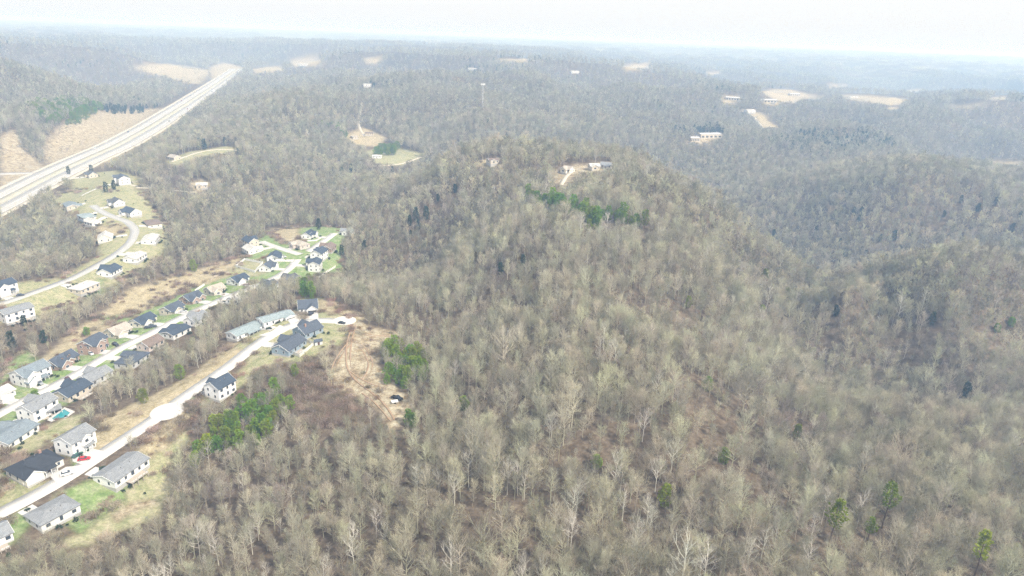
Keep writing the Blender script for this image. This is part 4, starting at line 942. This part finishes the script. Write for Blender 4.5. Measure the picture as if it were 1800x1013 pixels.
def bramble(seed, tw=.075, cnt=240):
    rnd = random.Random(seed); V, F = [], []
    for t in range(cnt):
        p = Vector((rnd.gauss(0, .8), rnd.gauss(0, .8), rnd.uniform(-.1, .8))); d = Vector((rnd.gauss(0, .6), rnd.gauss(0, .6), .7)).normalized()
        sliver(V, F, p, d, rnd.uniform(.5, 1.5), tw * rnd.uniform(.7, 1.6), rnd)
    return V, F
def two(name, tr, cr, mt, mc):
    a = pyd(name + '_trunk', *tr); a.materials.append(mt); b = pyd(name + '_crown', *cr); b.materials.append(mc); return a, b
def fuse(name, tr, cr, mt, mc):
    me = joinvf(name, [tr, cr]); me.materials.append(mt); me.materials.append(mc)
    mi = np.zeros(len(me.polygons), np.int32); mi[len(tr[1]):] = 1; me.polygons.foreach_set('material_index', mi); return me
SH = [dict(H=17,spread=4.5,low=.34),dict(H=18,spread=5.4,low=.28),dict(H=15,spread=5.0,low=.24),dict(H=19,spread=3.6,low=.40),dict(H=14,spread=4.2,low=.22),
      dict(H=17.5,spread=5.8,low=.32),dict(H=16,spread=3.1,low=.28),dict(H=18,spread=4.6,low=.45)]
BARE = [bare_tree(10 + i, twigs=1350, tw=.04, **s) for i, s in enumerate(SH)]
BARE_MID = [bare_tree(50 + i, twigs=620, tw=.13, lod=1, limbs=12, **s) for i, s in enumerate(SH[:6])]
BARE_FAR = [bare_tree(80 + i, twigs=260, tw=.26, lod=1, limbs=5, **s) for i, s in enumerate(SH[:4])]
PALES = [bare_tree(30 + i, H=h_, spread=s, low=.36, limbs=13, twigs=420, tw=.04) for i, (h_, s) in enumerate([(19, 4.2), (17, 3.6), (20, 4.8)])]
PINES = [pine(100 + i, H=h_, w=w_, low=l_) for i, (h_, w_, l_) in enumerate([(11, 3.3, .08), (12, 3.7, .12), (9, 3.2, .05), (14, 3.4, .22)])]
TALLP = [pine(120 + i, H=17, w=2.5, low=.5, tufts=560, ragged=.8) for i in range(2)]
CEDARS = [pine(140 + i, H=h_, w=w_, low=.06, tufts=380, size=.75) for i, (h_, w_) in enumerate([(9, 1.9), (11, 2.4)])]
def clump(seed, ever=False):
    rnd = random.Random(seed); V, F = [], []
    for t in range(26):
        x, y = rnd.uniform(-26, 26), rnd.uniform(-26, 26); h_ = rnd.uniform(12, 19); r_ = rnd.uniform(4, 6.5)
        for k in range(22):
            c = Vector((x + rnd.gauss(0, r_ * .5), y + rnd.gauss(0, r_ * .5), h_ * rnd.uniform(.35, 1))); d = Vector((rnd.gauss(0, .5), rnd.gauss(0, .5), 1)).normalized()
            sliver(V, F, c, d, rnd.uniform(2, 4.5), rnd.uniform(.5, 1.1), rnd)
    return V, F
CLUMPS = [clump(200 + i) for i in range(4)]

# ------------------------------------------------------------------ trees: where they stand
CLEAR = [np.array(p, float) for k, p in Z]
lawnish = [np.array(p, float) for k, p in Z]
EXTRA_CLEAR = []
def roads_mask(x, y, pad):
    m = np.zeros(len(x), bool)
    for nm, rd in ROADS.items():
        g = rd['g']; q = rd['w'] / 2 + pad
        s = np.where((x > g[:, 0].min() - q) & (x < g[:, 0].max() + q) & (y > g[:, 1].min() - q) & (y < g[:, 1].max() + q))[0]
        if len(s): d, _ = dist_line(x[s], y[s], rd); m[s] |= d < q
    return m
def blocked(x, y, z, h):
    """true where a tree of height h would stand on, or hang over, open ground or a house"""
    m = np.zeros(len(x), bool); r = np.hypot(x, y)
    for f in (0., .45, .85):
        u, v = project(x, y, z + h * f)
        for p in CLEAR:
            m |= inpoly(u, v, p)
        if f > 0:
            for nm in ('a', 'b', 'd', 'highway'):
                pass
        for (u0, u1, v0, v1, rh_) in BOXPIX:
            m |= (u > u0 - 3) & (u < u1 + 3) & (v > v0 - 3) & (v < v1 + 2) & (r < rh_ + 12)
    for hx_, hy_, hr, _, _ in HOUSES: m |= np.hypot(x - hx_, y - hy_) < hr + 3.5
    m |= roads_mask(x, y, 3.5)
    return m
def scatter(r0, r1, s, half=45):
    lim = r1 * math.sin(R(half)); nx = int(2 * lim / s); ny = int(r1 / s)
    X, Y = np.meshgrid(np.arange(nx) * s - lim, np.arange(ny) * s)
    X = (X + rng.uniform(-.48, .48, X.shape) * s).ravel(); Y = (Y + rng.uniform(-.48, .48, Y.shape) * s).ravel()
    r = np.hypot(X, Y); k = (r > r0) & (r < r1) & (np.abs(np.arctan2(X, Y)) < R(half)); return X[k], Y[k]
def kept(x, y, h):
    z = zat(x, y); k = ~blocked(x, y, z, h); return k, z
tx, ty_ = scatter(120, 1900, 5.0)
dens = fbm(tx / 45, ty_ / 45, 3, 40); keep = dens > np.where((np.hypot(tx, ty_) < 420) & (tx > -20), .205, .12) + .14 * rng.random(len(tx)); tx, ty_ = tx[keep], ty_[keep]
sc_ = (.45 + .52 * rng.random(len(tx)) ** .8) * (.85 + .35 * fbm(tx / 70, ty_ / 70, 2, 44))
sc_ *= np.where(rng.random(len(tx)) < .05, 1.35, 1.0)
low = (tx < -32) & (np.hypot(tx, ty_) < 680) & (tx < -.12 * ty_ + 5); sc_[low] *= .78
k, tz = kept(tx, ty_, 16 * sc_); tx, ty_, tz, sc_ = tx[k], ty_[k], tz[k], sc_[k]
rot = rng.uniform(0, 6.2832, len(tx)); u, v = project(tx, ty_, tz + 9 * sc_); dist = np.hypot(tx, ty_)
inview = (u > -30) & (u < 1830) & (v < 1030)
order = np.argsort(np.where(inview, dist, 1e9))
# evergreen outlines and single evergreens (pixels of their crowns)
PP = [([(350,795),(328,812),(322,790),(370,745),(430,700),(480,678),(512,688),(508,720),(482,752),(430,775),(390,780)], 4.5, 'low'),
      ([(668,603),(692,598),(742,620),(757,640),(738,662),(705,676),(680,660)], 5.2, 'low'),
      ([(710,738),(730,714),(737,726),(716,752)], 4, 'low'), ([(525,492),(550,488),(550,515),(526,516)], 5, 'low'),
      ([(922,340),(960,349),(1000,359),(1040,372),(1075,370),(1110,377),(1138,384),(1136,390),(1105,386),(1070,384),(1046,400),(1036,392),(1000,368),(960,356),(926,348)], 4.6, 'strip'),
      ([(708,385),(752,370),(748,410),(712,412)], 7.5, 'dark'), ([(500,648),(522,635),(528,648),(505,662)], 4.5, 'low')]
SINGLE = [(1245,668),(1345,480),(1212,525),(1385,506),(1340,540),(1405,752),(1275,790),(1780,560),(1755,570),(1050,800),(1170,865),(150,575),(340,465),(315,650),(250,690),(405,735),(815,700),(60,690)]
TALLS = [(1467,917),(1562,885),(1535,915),(1725,975)]
DARKS = [(1700,686),(1640,560),(640,430),(600,440),(800,330),(770,345),(690,300),(560,395),(920,455),(1470,545),(1360,410),(880,470),(160,300),(185,330),(200,325),(120,300),(40,560),(20,600),(75,590),(1690,350),(1720,365),(1750,355),(1780,400),(1795,375),(1660,375)]
def grid_poly(pix, s, lift=5):
    d = densify(pix, 2); g = cast(d[:, 0], d[:, 1], lift); x0, y0 = g.min(0); x1, y1 = g.max(0)
    X, Y = np.meshgrid(np.arange(x0, x1, s), np.arange(y0, y1, s)); X = (X + rng.uniform(-.4, .4, X.shape) * s).ravel(); Y = (Y + rng.uniform(-.4, .4, Y.shape) * s).ravel()
    k = inpoly(X, Y, g); return X[k], Y[k]
def plant(name, meshes, x, y, s, rz, label, cat, group, sz=1.0):
    tr, cr = meshes; root = link(name, None, label=label, cat=cat, group=group); root.location = (float(x), float(y), float(zat(x, y))); root.rotation_euler.z = float(rz); root.scale = (float(s), float(s), float(s * sz))
    a = bpy.data.objects.new('trunk', tr); b = bpy.data.objects.new('crown', cr)
    for o in (a, b): COL.objects.link(o); o.parent = root
    return root
PM = [two('pine', *p, PBARK, NEEDLE) for p in PINES]; TM = [two('tall_pine', *p, PBARK, NEEDLE) for p in TALLP]; CMs = [two('cedar', *p, PBARK, CEDAR) for p in CEDARS]
BM = [two('bare_tree', *p, BARK, TWIG) for p in BARE]; LM = [two('pale_tree', *p, PALE, PALETWIG) for p in PALES]
STRIP_EV = []
EV = []      # every evergreen standing, to keep bare trees off it
PLAB = ['bright green young pine in the thicket between the lone white house and the wood', 'bright green pine in the round thicket beside the clay clearing', 'bright green pine at the lower tip of the clay clearing',
        'green pine behind the slate-roofed house at the street end', 'green pine in the long band below the hilltop clearing', 'dark evergreen in the patch on the left flank of the hill', 'small green pine beside the bramble thicket']
for (pix, s, kd), lb in zip(PP, PLAB):
    X, Y = grid_poly(pix, s)
    if kd == 'strip':
        g = resample(cast(*np.array([(924,343),(962,351),(1000,362),(1038,378),(1048,392),(1046,378),(1075,377),(1108,382),(1136,388)], float).T, 6), 3.0); g = g + rng.normal(0, 1.6, g.shape); X, Y = g[:, 0], g[:, 1]
    for x, y in zip(X, Y):
        if roads_mask(np.array([x]), np.array([y]), 3)[0]: continue
        sz = rng.uniform(.5, 1.05) * (.9 if kd == 'low' else 1.15)
        plant('pine_tree', (CMs if kd == 'dark' else PM)[rng.integers(2 if kd == 'dark' else 4)], x, y, sz, rng.uniform(0, 6), lb, 'pine', lb.split(' ', 2)[2]); EV.append((x, y)); STRIP_EV += [(x, y)] if kd == 'strip' else []
for (a, b) in SINGLE:
    x, y = cast(a, b, 6)[0]; plant('pine_tree', PM[rng.integers(3)], x, y, rng.uniform(.65, .95), rng.uniform(0, 6), 'single small green pine among bare trees', 'pine', 'single green pines scattered in the bare wood'); EV.append((x, y))
for (a, b), lb in zip(TALLS, ['leaning tall pine with bare trunk, left of the pair at lower right', 'tallest pine with dark trunk, right of the pair at lower right', 'short pine between the two tall pines at lower right', 'green pine at the lower right corner of the picture']):
    x, y = cast(a, b, 11)[0]; plant('tall_pine_tree', TM[rng.integers(2)], x, y, 1.2 if a != 1535 else .75, rng.uniform(0, 6), lb, 'pine', None); EV.append((x, y))
for (a, b) in DARKS:
    x, y = cast(a, b, 5)[0]; plant('cedar_tree', CMs[rng.integers(2)], x, y, rng.uniform(.8, 1.2), rng.uniform(0, 6), 'single dark blue-green cedar among bare trees', 'cedar', 'single dark cedars scattered in the bare wood'); EV.append((x, y))
EV = np.array(EV)
dmin = np.full(len(tx), 1e9)
for ex_, ey_ in EV: dmin = np.minimum(dmin, np.hypot(tx - ex_, ty_ - ey_))
# crowns in front of an evergreen keep clear of it
bad = dmin < 3.0
for ex_, ey_ in list(EV[-47:]) + STRIP_EV:
    er = math.hypot(ex_, ey_); un = np.array([ex_, ey_]) / er; al = tx * un[0] + ty_ * un[1]; pe = np.abs(tx * un[1] - ty_ * un[0]); bad |= (al < er) & (al > er - (20 if er < 420 else 26)) & (pe < 3.2)
good = ~bad
order = [i for i in order if good[i]]
def spot(a):
    return ('at the wood edge beside the lowest houses, bottom left' if a < 330 else 'in the bottom rows of the wood below the dark pine thicket' if a < 620 else 'in the bottom rows of the wood below the clay clearing' if a < 900 else 'in the bottom rows of the wood, picture centre' if a < 1180 else 'in the bottom rows of the wood left of the tall pines' if a < 1430 else 'in the bottom rows of the wood around the tall pines' if a < 1640 else 'in the bottom right corner rows of the wood')
pick = order[:360]; PALE_N = 60; rset = rng.permutation(360); pale_ids = set(pick[i] for i in rset[:PALE_N]); named = set(pick)
for i in pick:
    if i in pale_ids:
        plant('pale_barked_tree', LM[rng.integers(3)], tx[i], ty_[i], sc_[i], rot[i], 'whitish-limbed bare tree ' + spot(u[i]), 'tree', 'whitish-limbed trees ' + spot(u[i]))
    else:
        plant('bare_tree', BM[rng.integers(8)], tx[i], ty_[i], sc_[i], rot[i], 'bare grey-brown tree ' + spot(u[i]), 'tree', 'bare grey-brown trees ' + spot(u[i]))
rest = np.array([i for i in range(len(tx)) if good[i] and i not in named])

def instancer(name, pts, var, rz, scl, protos, label, cat=None):
    col = bpy.data.collections.new(name + '_shapes')
    for i, me in enumerate(protos):
        o = bpy.data.objects.new(f'{name}_shape_{i:02d}', me); col.objects.link(o)
    me = bpy.data.meshes.new(name); me.vertices.add(len(pts)); me.vertices.foreach_set('co', np.asarray(pts, np.float32).ravel())
    for nm, ty, dat in (('variant', 'INT', np.asarray(var, np.int32)), ('turn', 'FLOAT', np.asarray(rz, np.float32)), ('size', 'FLOAT', np.asarray(scl, np.float32))):
        a = me.attributes.new(nm, ty, 'POINT'); a.data.foreach_set('value', dat)
    me.update(); ob = link(name, me, kind='stuff', label=label, cat=cat)
    ng = bpy.data.node_groups.new(name, 'GeometryNodeTree'); ng.interface.new_socket('Geometry', in_out='INPUT', socket_type='NodeSocketGeometry'); ng.interface.new_socket('Geometry', in_out='OUTPUT', socket_type='NodeSocketGeometry')
    N = ng.nodes.new; L = ng.links.new; gi, go = N('NodeGroupInput'), N('NodeGroupOutput'); ip = N('GeometryNodeInstanceOnPoints'); ci = N('GeometryNodeCollectionInfo')
    ci.inputs['Collection'].default_value = col; ci.inputs['Separate Children'].default_value = True; ci.inputs['Reset Children'].default_value = True
    def attr(nm, ty):
        q = N('GeometryNodeInputNamedAttribute'); q.data_type = ty; q.inputs[0].default_value = nm; return q.outputs[0]
    cx_ = N('ShaderNodeCombineXYZ'); L(attr('turn', 'FLOAT'), cx_.inputs[2]); m2p = N('GeometryNodeMeshToPoints')
    L(gi.outputs[0], m2p.inputs[0]); L(m2p.outputs[0], ip.inputs['Points']); L(ci.outputs[0], ip.inputs['Instance']); ip.inputs['Pick Instance'].default_value = True
    L(attr('variant', 'INT'), ip.inputs['Instance Index']); L(cx_.outputs[0], ip.inputs['Rotation']); L(attr('size', 'FLOAT'), ip.inputs['Scale']); L(ip.outputs[0], go.inputs[0])
    md = ob.modifiers.new('trees', 'NODES'); md.node_group = ng; return ob
PRO = [fuse('wood_a', *p, BARK, TWIG) for p in BARE] + [fuse('wood_b', *p, BARK, TWIG) for p in BARE_MID] + [fuse('wood_c', *p, BARK, TWIG) for p in BARE_FAR] + [fuse('wood_p', *p, PALE, PALETWIG) for p in PALES]
for c in CLUMPS: me = pyd('wood_d', *c); me.materials.append(TWIG); PRO.append(me)
NB, NM, NF, NP = 8, 6, 4, 3
pts, var, trn, siz = [], [], [], []
d_ = dist[rest]
vv = np.where(d_ < 520, rng.integers(0, NB, len(rest)), np.where(d_ < 1250, NB + rng.integers(0, NM, len(rest)), NB + NM + rng.integers(0, NF, len(rest))))
pl = rng.random(len(rest)) < .035; vv = np.where(pl & (d_ < 1250), NB + NM + NF + rng.integers(0, NP, len(rest)), vv)
pts.append(np.stack([tx, ty_, tz], -1)[rest]); var.append(vv); trn.append(rot[rest]); siz.append(sc_[rest])
# saplings under the canopy
sx_, sy_ = scatter(125, 600, 6.5); k, sz_ = kept(sx_, sy_, np.full(len(sx_), 5.)); sx_, sy_, sz_ = sx_[k], sy_[k], sz_[k]
pts.append(np.stack([sx_, sy_, sz_], -1)); var.append(rng.integers(0, NB, len(sx_))); trn.append(rng.uniform(0, 6.28, len(sx_))); siz.append(rng.uniform(.22, .5, len(sx_)))
for k_, p in Z:
    if p[0] in ((75, 272), (0, 345), (232, 118), (0, 384)):
        X, Y = grid_poly(p, 11, 0); m_ = (rng.random(len(X)) < .35) & ~roads_mask(X, Y, 2); X, Y = X[m_], Y[m_]
        pts.append(np.stack([X, Y, zat(X, Y)], -1)); var.append(NB + rng.integers(0, NM, len(X))); trn.append(rng.uniform(0, 6.28, len(X))); siz.append(rng.uniform(.15, .45, len(X)))
# farther woods
mx_, my_ = scatter(1900, 4600, 10.5); k, mz_ = kept(mx_, my_, np.full(len(mx_), 16.)); mx_, my_, mz_ = mx_[k], my_[k], mz_[k]
pts.append(np.stack([mx_, my_, mz_], -1)); var.append(NB + NM + rng.integers(0, NF, len(mx_))); trn.append(rng.uniform(0, 6.28, len(mx_))); siz.append(rng.uniform(.8, 1.35, len(mx_)))
qx, qy = scatter(4600, 12000, 52); k, qz = kept(qx, qy, np.full(len(qx), 16.)); qx, qy, qz = qx[k], qy[k], qz[k]
pts.append(np.stack([qx, qy, qz - 1], -1)); var.append(NB + NM + NF + NP + rng.integers(0, 4, len(qx))); trn.append(rng.uniform(0, 6.28, len(qx))); siz.append(rng.uniform(.9, 1.25, len(qx)))
instancer('bare_woodland', np.concatenate(pts), np.concatenate(var), np.concatenate(trn), np.concatenate(siz), PRO, 'leafless grey-brown woodland covering the hills beyond the foreground', 'woodland')
# evergreens scattered through the farther woods
ex, ey = scatter(340, 4400, 19); nz_ = fbm(ex / 190, ey / 190, 3, 60); thr = np.where(ey < 650, .735, .64)
k = (nz_ + rng.uniform(-.1, .1, len(ex)) > thr); ex, ey = ex[k], ey[k]; k, ez = kept(ex, ey, np.full(len(ex), 9.)); ex, ey, ez = ex[k], ey[k], ez[k]
k = np.hypot(ex, ey) > 560; ex, ey, ez = ex[k], ey[k], ez[k]
E_ = [np.stack([ex, ey, ez], -1)]; W_ = [rng.integers(0, 2, len(ex))]
for pix, s in (([(45,185),(140,172),(180,188),(140,212),(80,218)], 9), ([(170,186),(215,184),(262,188),(250,196),(190,196)], 11), ([(1350,236),(1420,228),(1560,236),(1580,258),(1450,266),(1350,252)], 10), ([(90,105),(180,98),(170,118),(100,120)], 20), ([(560,210),(600,225),(615,240),(585,235)], 9), ([(655,262),(700,255),(695,266),(660,270)], 9), ([(1220,140),(1300,146),(1340,158),(1260,158)], 16), ([(1180,225),(1260,218),(1275,230),(1200,236)], 10)):
    X, Y = grid_poly(pix, s, 6); X, Y = X[:500], Y[:500]; E_.append(np.stack([X, Y, zat(X, Y)], -1)); W_.append(np.full(len(X), 2 if s == 9 else 0) + rng.integers(0, 2, len(X)))
EP = [fuse('far_cedar', *p, PBARK, CEDAR) for p in CEDARS] + [fuse('far_pine', *p, PBARK, NEEDLE) for p in PINES[:2]]
E_ = np.concatenate(E_); W_ = np.concatenate(W_)
instancer('distant_evergreens', E_, W_, rng.uniform(0, 6.28, len(E_)), rng.uniform(.8, 1.35, len(E_)), EP, 'scattered dark evergreens through the farther woods', 'evergreens')
# brambles
bx_, by_ = grid_poly([p for k_, p in Z if k_ == 'b'][0], 1.3, 0)
br2 = []
for k_, p in Z:
    if k_ in 'de': 
        X, Y = grid_poly(p, 6 if k_ == 'd' else 5, 0)
        if len(X) and np.hypot(X.mean(), Y.mean()) < 560: m_ = (rng.random(len(X)) < .22); br2.append(np.stack([X[m_], Y[m_]], -1))
for k_, g in GRND:      # scrub along the edges of the open ground
    if np.hypot(*g.mean(0)) < 760 and k_ != 'e':
        q = np.vstack([g, g[:1]]); L_ = np.hypot(*np.diff(q, axis=0).T); cnt = int(L_.sum() / 2.2); t_ = np.sort(rng.uniform(0, L_.sum(), cnt)); cs = np.r_[0, np.cumsum(L_)]
        e_ = np.stack([np.interp(t_, cs, q[:, 0]), np.interp(t_, cs, q[:, 1])], -1) + rng.normal(0, 2.6, (cnt, 2)); br2.append(e_[fbm(e_[:, 0] / 14, e_[:, 1] / 14, 2, 70) > .36])
bb = np.concatenate([np.stack([bx_, by_], -1)] + br2); bb = bb[~roads_mask(bb[:, 0], bb[:, 1], 1.5)]
for hx_, hy_, hr, _, _ in HOUSES: bb = bb[np.hypot(bb[:, 0] - hx_, bb[:, 1] - hy_) > hr + 2]
BP = []
for i in range(4): me = pyd('bramble', *bramble(300 + i)); me.materials.append(BRUSH); BP.append(me)
instancer('bramble_thicket', np.c_[bb, zat(bb[:, 0], bb[:, 1])], rng.integers(0, 4, len(bb)), rng.uniform(0, 6.28, len(bb)), rng.uniform(.6, 1.9, len(bb)), BP, 'brown bramble thicket beside the bare clay clearing', 'brambles')

# garden shrubs by the house walls and fallen logs in the wood
SHR = []
for i in range(3): me = fuse('garden_shrub', *pine(400 + i, H=1.5, w=.85, low=0., tufts=130, size=.34), PBARK, CEDAR); SHR.append(me)
g_ = []
for (hx_, hy_, hr, ro, hz_), row in zip(HOUSES, HS):
    D_ = row[3] * (.95 if row[1] < 760 else 1) / 2
    for i in range(9):
        sgn = -1 if rng.random() < .6 else 1; a_ = rng.uniform(-hr, hr); b_ = sgn * (D_ + rng.uniform(1.0, 1.9)) if i < 7 else sgn * (D_ + rng.uniform(4, 9))
        g_.append((hx_ + a_ * math.cos(ro) - b_ * math.sin(ro), hy_ + a_ * math.sin(ro) + b_ * math.cos(ro)))
g_ = np.array(g_); g_ = g_[~roads_mask(g_[:, 0], g_[:, 1], .8)]
instancer('garden_shrubs', np.c_[g_, zat(g_[:, 0], g_[:, 1])], rng.integers(0, 3, len(g_)), rng.uniform(0, 6.28, len(g_)), rng.uniform(.5, 1.25, len(g_)), SHR, 'small dark garden shrubs planted along the house walls', 'shrubs')
LG = []
for i in range(3):
    V_, F_ = [], []; tube(V_, F_, [(0, 0, .3), (3.5, .2, .45), (7, -.1, .7), (10 + i, .3, 1.0)], [.26, .22, .17, .06], 5); tube(V_, F_, [(6, 0, .6), (7.5, 1.2, 1.4)], [.09, .03], 3); me = pyd('log', V_, F_); me.materials.append(PBARK); LG.append(me)
lx, ly = scatter(130, 480, 21); k, lz = kept(lx, ly, np.full(len(lx), 2.)); k &= rng.random(len(lx)) < .6
instancer('fallen_logs', np.stack([lx, ly, lz], -1)[k], rng.integers(0, 3, k.sum()), rng.uniform(0, 6.28, k.sum()), rng.uniform(.6, 1.2, k.sum()), LG, 'fallen logs lying on the leaf litter between the trees', 'logs')

# ------------------------------------------------------------------ haze
hv = boxv(-20500, 20500, -3000, 20500, -95, 192)
hm = pyd('haze', hv, BOXF); m = bpy.data.materials.new('haze_air'); m.use_nodes = True; t = m.node_tree
for nd in list(t.nodes):
    if nd.type == 'BSDF_PRINCIPLED': t.nodes.remove(nd)
pv = t.nodes.new('ShaderNodeVolumePrincipled'); pv.inputs['Color'].default_value = (.40, .62, .95, 1); pv.inputs['Absorption Color'].default_value = (.80, .84, .84, 1); pv.inputs['Density'].default_value = HAZE_DENSITY; pv.inputs['Anisotropy'].default_value = 0.1
t.links.new(pv.outputs[0], t.nodes['Material Output'].inputs['Volume'])
link('haze', hm, m, kind='stuff', label='pale blue haze filling the air over the hills')
